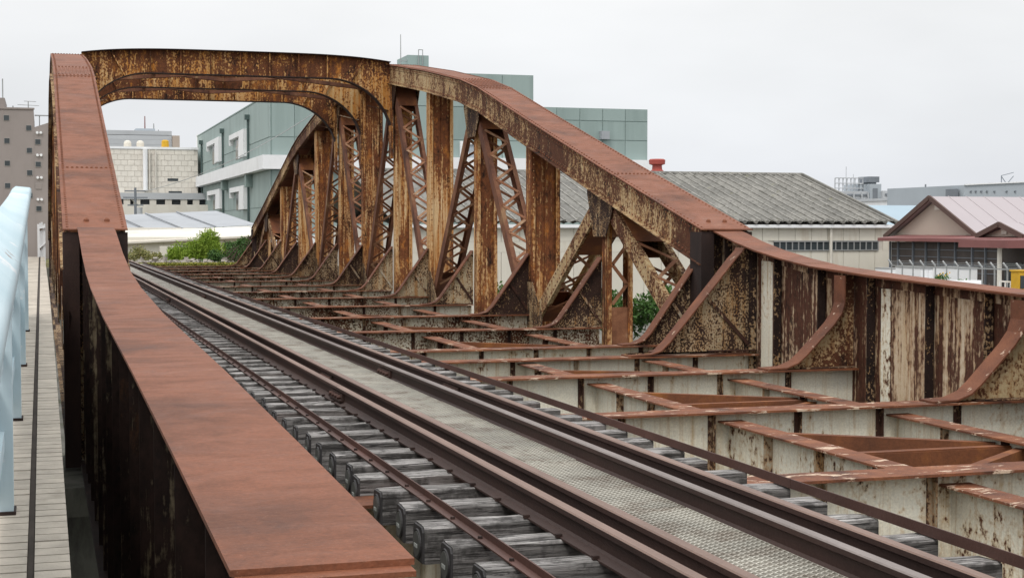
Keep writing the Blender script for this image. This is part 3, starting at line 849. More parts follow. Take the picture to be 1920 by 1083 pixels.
# steel angles holding the sleepers in line
def lined(name, mk, cuts, label):
    t = thing(name, (cuts_x[name_i], (cuts[0] + cuts[-1]) / 2, ZTIE + .004), label, 'steel angle')
    for a, b in zip(cuts, cuts[1:]):
        part('angle_length', mk(a + .003, b - .003), M['bar'], t)
    return t
cuts_x = [2.1, 4.33]; name_i = 0
def mkL(a, b): return MB().box(2.079, 2.126, a, b, ZTIE + .005, ZTIE + .013).box(2.1265, 2.135, a, b, ZTIE + .005, ZTIE + .050)
tl = lined('steel_angle', mkL, [2.5, 9.0 - .35, 14.5, 20.0, 31, 42, 53, 64, YE + 1], 'thin rusty steel angle screwed along the left ends of the sleepers')
mb = MB()
for yy in ties: mb.cyl((2.098, yy, ZTIE + .013), (2.098, yy, ZTIE + .026), .014, .012, 6)
part('screw_heads', mb, M['dark'], tl, kind='stuff')
name_i = 1
def mkR(a, b): return MB().box(4.315, 4.324, a, b, ZTIE + .005, ZTIE + .063).box(4.3245, 4.375, a, b, ZTIE + .005, ZTIE + .013)
def yb(px, py): return onX(px, py, 4.315)[1]
lined('steel_angle', mkR, [2.5, yb(1482, 908), 15.0, 21.5, 32, 43, 54, 65, YE + 1], 'dark steel angle standing along the right ends of the sleepers')

# wire mesh walkway between the guard rails
wk = thing('mesh_walkway', (3.1, (YR0 + YE) / 2, -1.56), 'pale galvanised wire mesh walkway lying between the guard rails', 'walkway')
wx0, wx1, plen = 2.845, 3.377, 1.8
mb = MB(); r = random.Random(3)
ns, nseg = int(plen / .024), 14
for i in range(ns):
    yy = -plen / 2 + (i + .5) * plen / ns
    for j in range(nseg):
        xa = wx0 + (wx1 - wx0) * j / nseg; xb = wx0 + (wx1 - wx0) * (j + 1) / nseg
        up = .5 if (i + j) % 2 else -.5
        a = (xa, yy + up * .020, -1.548 + up * .008); b = (xb, yy - up * .020, -1.548 - up * .008)
        mb.bar(a, b, .0078, .010)
mb.box(wx0 - .004, wx0, -plen / 2 + .01, plen / 2 - .01, -1.556, -1.540); mb.box(wx1, wx1 + .004, -plen / 2 + .01, plen / 2 - .01, -1.556, -1.540)
ow = ORG[wk]
pm = bpy.data.meshes.new('mesh_panel'); pm.from_pydata([(x - ow.x, y_, z - ow.z) for x, y_, z in mb.v], [], mb.f); pm.materials.append(M['mesh']); pm.update()
y = YR0 + plen / 2
while y < YE:
    inst('mesh_panel', pm, wk, (0, y - ow.y, 0), (r.uniform(-.003, .003), r.uniform(-.006, .006), 0))
    y += plen
# ------------------------------------------------------------------ the road bridge the picture is taken from: ledge and handrail
M['tile'] = plain('ledge_tile', (.43, .385, .325), .85, .2, 6, .25, dirt=(.30, .26, .21), dirt_at=.66, bumpy=.3)
M['groove'] = plain('ledge_groove', (.045, .036, .03), .9, .3, 5, .2)
def rail_paint():
    m, t, b = new_mat('pale_blue_flaking_paint', .85, .15)
    Pn = pos_node(t, False)
    A = noise_node(t, Pn, 3.2, 9, .7, (1, .55, 1)); G = noise_node(t, Pn, 30, 4, .6)
    col = ramp(t, noise_node(t, Pn, 1.2, 4, .5), [(.3, (.42, .54, .59)), (.7, (.53, .63, .67))])
    col = mixc(t, ramp(t, A, [(.60, 0.0), (.63, .8)]), col, (.66, .68, .69))
    col = mixc(t, ramp(t, noise_node(t, Pn, 5.5, 8, .72), [(.655, 0.0), (.67, 1.0)]), col, (.27, .20, .17))
    t.links.new(col, b.inputs['Base Color'])
    bump(t, b, math_(t, 'ADD', A, math_(t, 'MULTIPLY', G, .3)), .5, .006)
    return m
M['rail_blue'] = rail_paint()
def ledge_z(d): return -(1.20 - .0385 * d + .00035 * max(0, d - 9) ** 2)
LX0, LX1 = -.34, .075
def lx1(y): return .068 - .0006 * max(0, y - 4) - .00022 * max(0, y - 9) ** 2
ld = thing('bridge_ledge', (-.2, 12, -2.3), 'narrow tiled concrete ledge outside the pale blue handrail, split by a dark groove', 'ledge')
mb = MB(); ys = [2.0 + .5 * i for i in range(42)]
for a, b in zip(ys, ys[1:]):
    za, zb_ = ledge_z(a) - .012, ledge_z(b) - .012
    vs = [(LX0, a, za - 1.3), (lx1(a) - .004, a, za - 1.3), (lx1(a) - .004, a, za), (LX0, a, za), (LX0, b, zb_ - 1.3), (lx1(b) - .004, b, zb_ - 1.3), (lx1(b) - .004, b, zb_), (LX0, b, zb_)]
    mb._add(vs, [(0,1,5,4),(1,2,6,5),(2,3,7,6),(3,0,4,7)] + ([(0,3,2,1)] if a == ys[0] else []) + ([(4,5,6,7)] if b == ys[-1] else []))
part('ledge_slab', mb, [M['groove']], ld)
mb = MB()
for a, b in zip(ys, ys[1:]): mb.bar((-.047, a, ledge_z(a) - .008), (-.047, b, ledge_z(b) - .008), .018, .006)
part('groove', mb, M['groove'], ld)
r = random.Random(11); y = 3.4; rest = MB(); cnt = 0
while y < 22.35:
    d = .0935
    for x0, x1 in ((-.33, -.058), (-.036, None)):
        x1_ = lx1(y + .045) if x1 is None else x1
        z = ledge_z(y + .045); j = r.uniform(-.0012, .0012)
        tgt = MB() if cnt < 296 else rest
        sl = .0385 - .0007 * max(0, y - 9)
        a, b = y + .006, y + d - .006
        vs = [(x0, a, z - .0115 - sl * .045), (x1_, a, z - .0115 - sl * .045), (x1_, b, z - .0115 + sl * .045), (x0, b, z - .0115 + sl * .045),
              (x0, a, z + j - sl * .045), (x1_, a, z + j - sl * .045), (x1_, b, z + j + sl * .045), (x0, b, z + j + sl * .045)]
        tgt._add(vs, [(4,5,6,7),(0,1,5,4),(1,2,6,5),(2,3,7,6),(3,0,4,7)])
        if tgt is not rest: part('tile', tgt, M['tile'], ld)
        cnt += 1
    y += d
if rest.v: part('far_tiles', rest, M['tile'], ld, kind='stuff')

hr = thing('handrail', (-.15, 9, -1.05), 'pale blue painted steel handrail with flaking paint, above the tiled ledge', 'handrail')
RT = [(2.6, -.255, -.13), (4.2, -.175, -.075), (5.8, -.105, 0.0), (7.4, -.005, .075), (9.0, .10, .14), (11, .225, .235), (12.4, .315, .318), (12.9, .33, .34)]
xs_r, xs_l = -.085, -.225
sec = []
for d, zr, zl in RT:
    xr = xs_r + .012 * max(0, (7.4 - d) / 3) ** 1.0 * 0
    sec.append([(xs_l, d, zl - .10), (xr - .012, d, zr - .085), (xr, d, zr - .07), (xr, d, zr - .012), (xr - .012, d, zr), (xs_l + .02, d, zl), (xs_l, d, zl - .015)])
mb = MB(); n = 7
for s_ in sec: mb.v += s_
for i in range(len(sec) - 1):
    for q in range(n):
        a, b = i * n + q, i * n + (q + 1) % n; mb.f.append((a, b, b + n, a + n)); mb.m.append(0)
mb.f.append(tuple(range(n))[::-1]); mb.f.append(tuple((len(sec) - 1) * n + q for q in range(n))); mb.m += [0, 0]
part('top_rail', mb, M['rail_blue'], hr, smooth=True)
def rail_z(d):
    for (a, b, _), (c_, e, _2) in zip(RT, RT[1:]):
        if a <= d <= c_: return b + (e - b) * (d - a) / (c_ - a)
    return RT[-1][1]
for i in range(6):
    y = 5.55 - 2.05 + 2.05 * i
    if y > 13: break
    part('post', MB().box(-.155, -.108, y - .05, y + .05, ledge_z(y) + .004, rail_z(y) - .088), M['rail_blue'], hr)
    part('base_plate', MB().box(-.17, -.100, y - .062, y + .062, ledge_z(y) - .002, ledge_z(y) + .010), M['dark'], hr)
mb = MB()
for (a, _, _1), (b, _2, _3) in zip(RT, RT[1:]):
    vs = []
    for yy in (a, b):
        z0, z1 = ledge_z(yy) + .07, ledge_z(yy) + .45
        vs += [(-.172, yy, z0), (-.158, yy, z0), (-.158, yy, z1), (-.172, yy, z1)]
    mb._add(vs, [(0,1,5,4),(1,2,6,5),(2,3,7,6),(3,0,4,7)] + ([(0,3,2,1)] if a == RT[0][0] else []) + ([(4,5,6,7)] if b == RT[-1][0] else []))
part('kick_plate', mb, M['rail_blue'], hr)
for k, zf in enumerate((.30, .62)):
    mb = MB()
    for (a, _, _1), (b, _2, _3) in zip(RT, RT[1:]):
        za = ledge_z(a) + (rail_z(a) - ledge_z(a)) * zf; zb_ = ledge_z(b) + (rail_z(b) - ledge_z(b)) * zf
        mb.bar((-.150, a, za), (-.150, b, zb_), .03, .06)
    part('middle_rail', mb, M['rail_blue'], hr)
# the lower white fence further along the same bridge
lf = thing('low_fence', (-.03, 25, -.9), 'low white fence with thin posts beyond the end of the pale blue handrail', 'fence')
for i in range(5):
    y = 22.5 + 1.5 * i; x = -.06 + .022 * i
    part('post', MB().box(x - .015, x + .015, y - .015, y + .015, -1.0, .06 + .02 * (i % 3)), M['white'], lf)
for z in (-.02, -.3): part('fence_rail', MB().bar((-.06, 22.5, z), (.028, 28.5, z + .02), .018, .03), M['white'], lf)
# ------------------------------------------------------------------ buildings (surveyed along sight lines, built at their real distance)
M['teal'] = plain('teal_wall_panel', (.285, .36, .345), .6, .05, .25, .35, dirt=(.23, .295, .28), dirt_at=.55, stretch=(1, 1, .25))
M['teal_dark'] = plain('teal_joint', (.215, .28, .265), .7, .06, 1)
M['pipe_teal'] = plain('dark_teal_pipe', (.07, .105, .10), .6, .1, 1)
M['glass'] = plain('dark_window_glass', (.045, .055, .06), .15, .3, .6, .5)
M['brown_wall'] = plain('grey_brown_render', (.30, .265, .25), .85, .05, .3, .2, dirt=(.26, .23, .215), dirt_at=.6)
M['tile_wall'] = plain('pale_stone_panel', (.70, .66, .59), .8, .07, .4, .2, dirt=(.60, .55, .48), dirt_at=.62)
M['joint'] = plain('grey_joint', (.60, .565, .505), .9, .08, 1)
M['grey_far'] = plain('far_grey_concrete', (.46, .48, .50), .85, .08, .2)  # lightened grey: distance haze is mixed into the colour
M['grey_dark'] = plain('far_dark_opening', (.19, .21, .235), .8, .15, .3)  # dark tone lifted towards grey, with far haze painted in
M['bluegrey'] = plain('blue_grey_cladding', (.38, .42, .455), .7, .06, .2)  # cladding blue grey made paler, aerial haze included in the colour
M['roof_metal'] = plain('grey_sheet_roof', (.34, .36, .385), .5, .06, .3, .4, dirt=(.28, .30, .32))
M['cream'] = plain('cream_wall', (.68, .65, .58), .8, .04, .4, dirt=(.58, .54, .47), dirt_at=.62)
M['beige'] = plain('beige_wall_panel', (.64, .61, .53), .75, .06, .6, .25, dirt=(.40, .31, .22), dirt_at=.66, stretch=(1, 1, .3))
M['pink_roof'] = plain('pink_sheet_roof', (.40, .36, .372), .85, .03, .2, .4)
M['blue_roof'] = plain('pale_blue_roof', (.33, .42, .48), .85, .04, .2, .4)
M['tan'] = plain('tan_gable_board', (.46, .39, .33), .8, .04, .4)
M['brown_trim'] = plain('dark_brown_trim', (.10, .06, .05), .6, .1, 1)
M['red_trim'] = plain('dull_red_canopy', (.21, .085, .08), .6, .12, .8)
M['screen'] = plain('dark_shade_screen', (.095, .082, .075), .9, .14, 1.2, .1)
M['steel'] = plain('grey_galvanised_steel', (.33, .34, .34), .5, .1, 2, .4, .3)
M['red'] = plain('red_ventilator', (.36, .075, .06), .55, .12, 2)
M['yellow'] = plain('yellow_paint', (.62, .36, .03), .6, .12, 2)
def slate():
    m, t, b = new_mat('corrugated_cement_roof', .9, .2)
    Pn = pos_node(t)
    A = noise_node(t, Pn, .55, 7, .65, (1, .35, 1)); B = noise_node(t, Pn, 5, 5, .65)
    col = ramp(t, A, [(.3, (.14, .137, .128)), (.5, (.21, .205, .188)), (.7, (.29, .28, .255))])
    col = mixc(t, ramp(t, B, [(.5, 0.0), (.66, .75)]), col, (.10, .098, .088))
    col = mixc(t, ramp(t, noise_node(t, Pn, 1.3, 5, .6), [(.62, 0.0), (.72, .4)]), col, (.24, .235, .12))
    t.links.new(col, b.inputs['Base Color']); bump(t, b, B, .6, .02)
    return m
M['slate'] = slate()
M['slate_rib'] = plain('cement_roof_rib', (.27, .262, .24), .9, .3, 1.2, .2, dirt=(.14, .135, .12), dirt_at=.55)

def frame_window(parent, plane, a, y0, y1, mat_f='white', hood=True, dirn=-1):
    pass

# the carriageway of the road bridge behind the handrail
M['deck'] = plain('road_bridge_deck', (.22, .22, .215), .9, .12, .6, .2)
mb = MB(); yd = [-14 + 2.0 * i for i in range(21)]
for a, b in zip(yd, yd[1:]):
    za, zb_ = ledge_z(a) - .03, ledge_z(b) - .03
    vs = [(-9, a, za - .9), (-.36, a, za - .9), (-.36, a, za), (-9, a, za), (-9, b, zb_ - .9), (-.36, b, zb_ - .9), (-.36, b, zb_), (-9, b, zb_)]
    mb._add(vs, [(0,1,5,4),(1,2,6,5),(2,3,7,6),(3,0,4,7)] + ([(0,3,2,1)] if a == yd[0] else []) + ([(4,5,6,7)] if b == yd[-1] else []))
solo('road_deck', mb, M['deck'], kind='structure')
# --- teal building
D1 = 120.0
cx, cy, _ = at(508, 300, D1)
zt1, zt2, zt3 = at(508, 176, D1)[2], 300 * D1 / F, 10.05
X2 = onY(1000, 143, cy)[0]; X3 = onY(1214, 207, cy)[0]; X12 = cx + 5.5
YB = onX(371, 300, cx)[1]
tb = thing('teal_building', (cx + 15, cy + 12, -4.5), 'large teal panelled building with white bands and hooded windows behind the truss', 'building')
part('wall', MB().box(cx, X12, cy, YB, -4.5, zt1), M['teal_dark'], tb)
part('wall', MB().box(X12, X2, cy, YB - 6, -4.5, zt2), M['teal_dark'], tb)
part('wall', MB().box(X2, X3, cy, YB - 10, -4.5, zt3), M['teal_dark'], tb)
def panels_x(x0, x1, zs, cols, y):
    for i in range(cols):
        a = x0 + (x1 - x0) * i / cols; b = x0 + (x1 - x0) * (i + 1) / cols
        for z0, z1 in zip(zs, zs[1:]): part('panel', MB().box(a + .03, b - .03, y - .05, y - .002, z0 + .03, z1 - .03), M['teal'], tb)
panels_x(cx + .06, X12, [-4.4, -1.0, 1.7, 4.6, 7.2, zt1], 3, cy)
panels_x(X12, X2, [-4.4, -1.0, 1.7, 4.6, 7.2, 9.9, zt2], 6, cy)
panels_x(X2, X3, [-4.4, -1.0, 1.7, 4.6, 7.4, 9.0, zt3], 5, cy)
zs = [-4.4, -1.0, 1.7, 4.6, 7.2, zt1]
for i in range(9):
    a, b = cy + (YB - cy) * i / 9, cy + (YB - cy) * (i + 1) / 9
    for z0, z1 in zip(zs, zs[1:]): part('panel', MB().box(cx - .05, cx - .002, a + .03, b - .03, z0 + .03, z1 - .03), M['teal'], tb)
part('parapet', MB().box(cx - .08, X12 + .05, cy - .08, cy + .3, zt1, zt1 + .12).box(cx - .08, cx + .3, cy + .301, YB + .1, zt1, zt1 + .12), M['teal_dark'], tb)
part('corner_post', MB().box(cx - .06, cx + .25, YB - .2, YB + .8, zt1 - 2.0, zt1 + .3), M['white'], tb)
# white band
zb0, zb1 = onX(493, 316, cx)[2], onX(493, 290, cx)[2]
part('band', MB().box(cx - .75, cx - .06, cy - .75, YB + 3.2, 4.65, 5.75).box(cx - .0595, X3 + .1, cy - .75, cy - .055, 4.65, 5.75), M['white'], tb)
part('canopy', MB().box(cx - 3.2, cx - .06, YB + .5, YB + 6, 4.1, 5.2), M['white'], tb)
part('base_band', MB().box(cx - .35, cx - .06, cy - .3, YB, -4.4, -.55).box(cx - .0595, X3, cy - .3, cy - .055, -4.4, -.55), M['white'], tb)
def hood(px0, py0, px1, py1):
    p = onX(px0, py0, cx); q = onX(px1, py1, cx)
    ya, yb_ = sorted((p[1], q[1])); z0, z1 = sorted((p[2], q[2])); wdt = yb_ - ya
    w_ = part('window', MB().box(cx - .45, cx - .055, ya, yb_, z1 - .45, z1).box(cx - .45, cx - .055, ya, ya + wdt * .30, z0, z1 - .451).box(cx - .45, cx - .055, yb_ - .35, yb_, z1 - .95, z1 - .451), M['white'], tb)
    part('pane', MB().box(cx - .10, cx - .055, ya + wdt * .30 + .02, yb_ - wdt * .22, z0, z1 - .455), M['glass'], w_)
    part('pane_frame', MB().box(cx - .16, cx - .102, ya + wdt * .5, ya + wdt * .56, z0, z1 - .46), M['white'], w_)
for q in ((395, 268, 418, 302), (438, 255, 466, 292), (396, 359, 420, 391), (439, 353, 466, 392)): hood(*q)
for px in (381, 421, 469):
    y = onX(px, 300, cx)[1]
    part('downpipe', MB().cyl((cx - .18, y, -.5), (cx - .18, y, 4.6), .10, n=8), M['pipe_teal'], tb)
    part('downpipe', MB().cyl((cx - .18, y, 5.8), (cx - .18, y, zt1 - 1.2), .10, n=8), M['pipe_teal'], tb)
    part('hopper', MB().box(cx - .45, cx - .06, y - .22, y + .22, zt1 - 1.19, zt1 - .75), M['pipe_teal'], tb)
for px, py in ((427, 347), (473, 340)):
    p = onX(px, py, cx); part('box', MB().box(cx - .6, cx - .06, p[1] - .55, p[1] + .55, p[2] - .5, p[2] + .55), M['teal_dark'], tb)
p = onY(1131, 254, cy)
part('vent_box', MB().box(p[0] - .36, p[0] + .36, cy - .6, cy - .055, p[2] - .34, p[2] + .34), M['roof_metal'], tb)
# stair tower and ladder
p0 = at(757, 98, 128); p1 = at(809, 98, 128)
part('tower', MB().box(p0[0] + .4, p1[0], cy + 5, cy + 9, zt2 + .0, at(780, 97, 126)[2]), M['teal'], tb)
ztw = at(780, 97, 126)[2]
for dx in (0, .35): part('ladder_rail', MB().bar((p1[0] - .9 + dx, cy + 4.9, ztw - 1), (p1[0] - .9 + dx, cy + 4.9, ztw + .45), .06, .06), M['steel'], tb)
part('ladder_hoop', MB().bar((p1[0] - .9, cy + 4.9, ztw + .45), (p1[0] - .55, cy + 4.9, ztw + .45), .06, .06), M['steel'], tb)
for dz in (.5, 1.2): part('bracket', MB().bar((p0[0] - .25, cy + 5.2, ztw - dz), (p0[0] + .39, cy + 5.2, ztw - dz), .08, .08), M['steel'], tb)
part('mast', MB().cyl((p0[0] - .15, cy + 5.2, zt2), (p0[0] - .15, cy + 5.2, at(754, 55, 125)[2]), .05, .03, 6), M['steel'], tb)
# windows of the front, seen between the truss posts
for px0, px1 in ((807, 822), (866, 873), (876, 888)):
    a, b = onY(px0, 262, cy)[0], onY(px1, 262, cy)[0]
    w_ = part('window', MB().box(a - .2, b + .2, cy - .25, cy - .055, 6.85, 7.1).box(a - .2, a, cy - .25, cy - .055, 5.8, 6.849).box(b, b + .2, cy - .25, cy - .055, 5.8, 6.849), M['white'], tb)
    part('pane', MB().box(a + .005, b - .005, cy - .1, cy - .052, 5.8, 6.845), M['bluegrey'], w_)

# --- warehouse with the corrugated roof
wx1, wy, _ = at(1670, 420, 80.0); wx0 = 16.0
ze = onY(1600, 419, wy)[2]; rise_w = 10.2
zr_ = at(1497, 330, 80 + .9556 * rise_w)[2]
wh = thing('warehouse', ((wx0 + wx1) / 2, wy + 8, -4.5), 'long beige warehouse with a weathered corrugated grey roof and one strip of windows', 'warehouse')
part('wall', MB().box(wx0, wx1, wy + .03, wy + 2 * rise_w - .3, -4.5, ze - .12), M['joint'], wh)
pw = .93; nI = int((wx1 - wx0) / pw)
zwt, zwb = onY(1550, 453, wy)[2], onY(1550, 468, wy)[2]
wa, wb = onY(1450, 460, wy)[0], onY(1646, 460, wy)[0]
for i in range(nI):
    a = wx1 - pw * (i + 1); b = a + pw
    tops = ((-4.5, zwb - .06), (zwt + .06, ze - .14)) if (b > wa - .3 and a < wb + .3) or i > 14 else ((-4.5, zwb - .06), (zwb - .05, ze - .14))
    for z0, z1 in tops: part('panel', MB().box(a + .012, b - .012, wy - .02, wy + .025, z0, z1), M['beige'], wh)
part('band', MB().box(wx0, wa - .3, wy - .012, wy + .027, zwb - .05, zwt + .05), M['beige'], wh)
part('band', MB().box(wb + .3, wx1 - .01, wy - .012, wy + .027, zwb - .05, zwt + .05), M['beige'], wh)
npn = 17
wf = part('window_strip', MB().box(wa, wb, wy - .07, wy + .02, zwt - .01, zwt + .05).box(wa, wb, wy - .09, wy + .02, zwb - .05, zwb), M['steel'], wh)
for i in range(npn):
    a = wa + (wb - wa) * i / npn; b = wa + (wb - wa) * (i + 1) / npn
    part('pane', MB().box(a + .03, b - .03, wy - .01, wy + .02, zwb + .001, zwt - .011), M['glass'], wf)
    part('mullion', MB().box(b - .028, b + .028, wy - .05, wy + .021, zwb + .001, zwt - .011), M['steel'], wf)
part('gutter', MB().box(wx0, wx1 + .1, wy - .35, wy + .0, ze - .22, ze - .06), M['white'], wh)
xp = onY(1556, 450, wy)[0]
part('downpipe', MB().cyl((xp, wy - .12, -4.5), (xp, wy - .12, ze - .2), .08, n=8), M['cream'], wh)
# roof: corrugated strips, each sheet column a real wave
def corr_roof(x0, x1, y0, z0, y1, z1, mat, parent, wave=.62, amp=.12, name='roof'):
    mb = MB(); nxx = int((x1 - x0) / wave) * 4; rows = 7
    rr = random.Random(5)
    for j in range(rows + 1):
        t = j / rows
        for i in range(nxx + 1):
            x = x0 + (x1 - x0) * i / nxx
            ph = i % 4
            h = amp * (0, .7, 1, .7)[ph]
            mb.v.append((x, y0 + (y1 - y0) * t, z0 + (z1 - z0) * t + h))
    for j in range(rows):
        for i in range(nxx):
            a = j * (nxx + 1) + i; mb.f.append((a, a + 1, a + nxx + 2, a + nxx + 1)); mb.m.append(0)
    return part(name, mb, mat, parent)
rf = corr_roof(wx0 - .2, wx1 + .15, wy - .35, ze + .02, wy + rise_w, zr_, M['slate'], wh)
# overlaps of the sheets: thin steps across the slope
kk = 0
while wx0 + .62 * kk < wx1:
    x = wx0 + .62 * kk + .31; kk += 1
    if x > 18: part('roof_rib', MB().bar((x, wy - .35, ze + .13), (x, wy + rise_w, zr_ + .11), .09, .10), M['slate_rib'], rf)
me = mesh_of('roll_end', MB().cyl((0, -.46, .02), (0, .10, .14), .10, .10, 8), M['slate'])
o_ = ORG[wh]; i = 0
while wx0 + i * .62 < wx1 - .1:
    if i > 20: inst('roll_end', me, rf, (wx0 + i * .62 - o_.x, wy - o_.y, ze + .05 - o_.z))
    i += 1
corr_roof(wx0 - .2, wx1 + .15, wy + rise_w * 2, ze + .02, wy + rise_w + .01, zr_, M['slate'], wh, name='rear_roof')
part('ridge_cap', MB().cyl((wx0 - .2, wy + rise_w, zr_ + .05), (wx1 + .2, wy + rise_w, zr_ + .05), .14, n=8), M['slate'], wh)
part('verge', MB().bar((wx1 + .18, wy - .4, ze + .02), (wx1 + .18, wy + rise_w, zr_ + .06), .12, .25), M['slate'], wh)
mbg = MB().prism([(wy + .03, ze - .12), (wy + 2 * rise_w - .3, ze - .12), (wy + rise_w, zr_ - .1)], 'x', wx1 - .1, wx1 - .02)
part('gable', mbg, M['beige'], wh)
p = at(1232, 326, 80 + .9556 * (rise_w - 1))
part('ventilator', MB().lathe([(.38, -.5), (.38, .18), (.3, .25), (.28, .5), (.46, .56), (.48, .80), (.40, .86)], p, 14), M['red'], wh)

# --- pink roofed shed with gables
gx, gy0, _ = at(1840, 440, 70.0); zg = onX(1840, 441, gx)[2]; gyf = onX(1675, 440, gx)[1]
gm = (gy0 + gyf) / 2; zpk = onX(1757, 371, gx)[2]
ps = thing('gabled_shed', (gx + 12, gm, -4.5), 'shed with pink sheet roofs, tan gables with dark trim and a dull red canopy', 'shed')
part('wall', MB().box(gx + .05, gx + 28, gy0 + .1, gyf - .1, -4.5, zg - .05), M['tan'], ps)
part('gable', MB().prism([(gy0 + .1, zg - .05), (gyf - .1, zg - .05), (gm, zpk - .12)], 'x', gx, gx + .2), M['tan'], ps)
def roof_pair(xa, xb, y0, y1, z0, z1, mat, ov=.3):
    ym = (y0 + y1) / 2; s = (z1 - z0) / (ym - y0)
    for (a, za), (b, zb_) in (((y0 - ov, z0 - ov * s), (ym, z1)), ((ym, z1), (y1 + ov, z0 - ov * s))):
        f = part('roof', MB().strip([(a, za), (b, zb_)], 'x', xa, xb, .08), mat, ps)
        d_ = Vector((0, b - a, zb_ - za)).normalized()
        part('verge_board', MB().bar((xa - .05, a, za + .02), (xa - .05, b, zb_ + .02), .10, .22), M['brown_trim'], f)
        # standing seams
        if a < ym - .1:
            x = xa + 1.0
            while x < xb - .3:
                part('seam', MB().bar((x, a, za + .095), (x, b, zb_ + .095), .03, .03), mat, f); x += 1.0
roof_pair(gx - .3, gx + 28, gy0, gyf, zg, zpk, M['pink_roof'])
p = onX(1759, 388, gx)
part('gable_vent', MB().box(gx - .06, gx - .002, p[1] - .22, p[1] + .22, p[2] - .14, p[2] + .14), M['joint'], ps)
part('gutter_pipe', MB().cyl((gx - .1, gy0 + .3, zg - .16), (gx - .1, gyf - .3, zg - .08), .05, n=6), M['brown_trim'], ps)
# second, smaller gable nearer
g2x = gx - .6
q0, q1, qp = onX(1926, 443, g2x), onX(1843, 443, g2x), onX(1886, 421, g2x)
part('gable', MB().prism([(q0[1], q0[2]), (q1[1], q1[2]), (qp[1], qp[2] - .1)], 'x', g2x, g2x + .2), M['tan'], ps)
roof_pair(g2x - .25, g2x + 20, q0[1], q1[1], q0[2], qp[2], M['pink_roof'], .12)
part('wall', MB().box(g2x + .05, g2x + 20, q0[1], q1[1] - .05, -4.5, q0[2] - .02), M['tan'], ps)
p = onX(1884, 432, g2x); part('gable_vent', MB().box(g2x - .06, g2x - .002, p[1] - .2, p[1] + .2, p[2] - .16, p[2] + .16), M['joint'], ps)
# canopy and dark screens below
kx = gx - 1.0
c0, c1 = onX(1668, 450, kx), onX(1935, 450, kx)
zc0 = onX(1700, 446, kx)[2]; zc1 = onX(1700, 452, kx)[2]
part('canopy', MB().prism([(kx - .5, zc1), (gx + .04, zc1 + .08), (gx + .04, zc0 + .15), (kx - .5, zc0)], 'y', c1[1] - .0, c0[1] + .3), M['red_trim'], ps)
cf = onX(1872, 455, kx - .6)
part('canopy_fascia', MB().box(kx - 2.6, kx - .51, onX(1940, 455, kx - .6)[1] - 1, cf[1], onX(1900, 463, kx)[2], onX(1900, 449, kx)[2]), M['red_trim'], ps)
sy = [onX(px, 480, kx)[1] for px in (1669, 1684, 1712, 1736, 1760, 1791, 1823, 1848, 1872)]
for a, b in zip(sy, sy[1:]):
    sc_ = part('screen', MB().box(kx + .05, kx + .1, b + .04, a - .04, -4.5, zc1 - .04), M['screen'], ps)
    for k in range(4): part('screen_bar', MB().box(kx + .02, kx + .0495, b + .04, a - .04, zc1 - .4 - .34 * k, zc1 - .37 - .34 * k), M['grey_dark'], sc_)
for a in sy: part('column', MB().box(kx - .05, kx + .049, a - .028, a + .028, -4.5, zc1 - .02), M['grey_dark'], ps)
yc = onX(1874, 500, kx - 2.2)[1]
part('column', MB().cyl((kx - 2.2, yc, -4.5), (kx - 2.2, yc, onX(1874, 462, kx - 2.2)[2]), .10, n=8), M['cream'], ps)
part('shutter', MB().box(kx + .0, kx + .06, onX(1930, 500, kx)[1], sy[-1] - .3, -4.5, zc1 - .15), M['screen'], ps)
part('door', MB().box(kx - .07, kx - .002, onX(1918, 500, kx)[1], onX(1886, 500, kx)[1], -4.5, onX(1900, 492, kx)[2]), M['glass'], ps)

# --- barbed wire fence
fx = gx - 6.5
fn = thing('barbed_fence', (fx, 55, -4.5), 'grey barbed wire fence with bent post tops in front of the dark screens', 'fence')
pts_f = [onX(px, 498 + (px - 1690) * .035, fx) for px in (1672, 1692, 1712, 1732, 1754, 1775, 1797, 1819, 1842, 1865, 1889, 1914, 1940)]
for a in pts_f:
    po = part('post', MB().cyl((fx, a[1], -4.5), (fx, a[1], a[2] + .05), .035, n=6), M['steel'], fn)
    part('post_arm', MB().bar((fx, a[1], a[2] + .04), (fx + .0, a[1] + .28, a[2] + .24), .05, .05), M['steel'], po)
part('top_rail', MB().bar(pts_f[0], pts_f[-1], .05, .05), M['steel'], fn)
part('mid_rail', MB().bar((fx, pts_f[0][1], -3.3), (fx, pts_f[-1][1], -3.3), .04, .04), M['steel'], fn)
mb = MB()
for k in range(3): mb.bar((fx, pts_f[0][1] + .09 * (k + 1), pts_f[0][2] + .065 * (k + 1)), (fx, pts_f[-1][1] + .09 * (k + 1), pts_f[-1][2] + .065 * (k + 1)), .012, .012)
part('barbed_wire', mb, M['steel'], fn, kind='stuff')
# mesh of the fence as thin wires
mb = MB(); y = pts_f[-1][1]
while y < pts_f[0][1]:
    mb.box(fx - .003, fx + .003, y - .003, y + .003, -4.45, -2.1); y += .4
part('wire_mesh', mb, M['steel'], fn, kind='stuff')

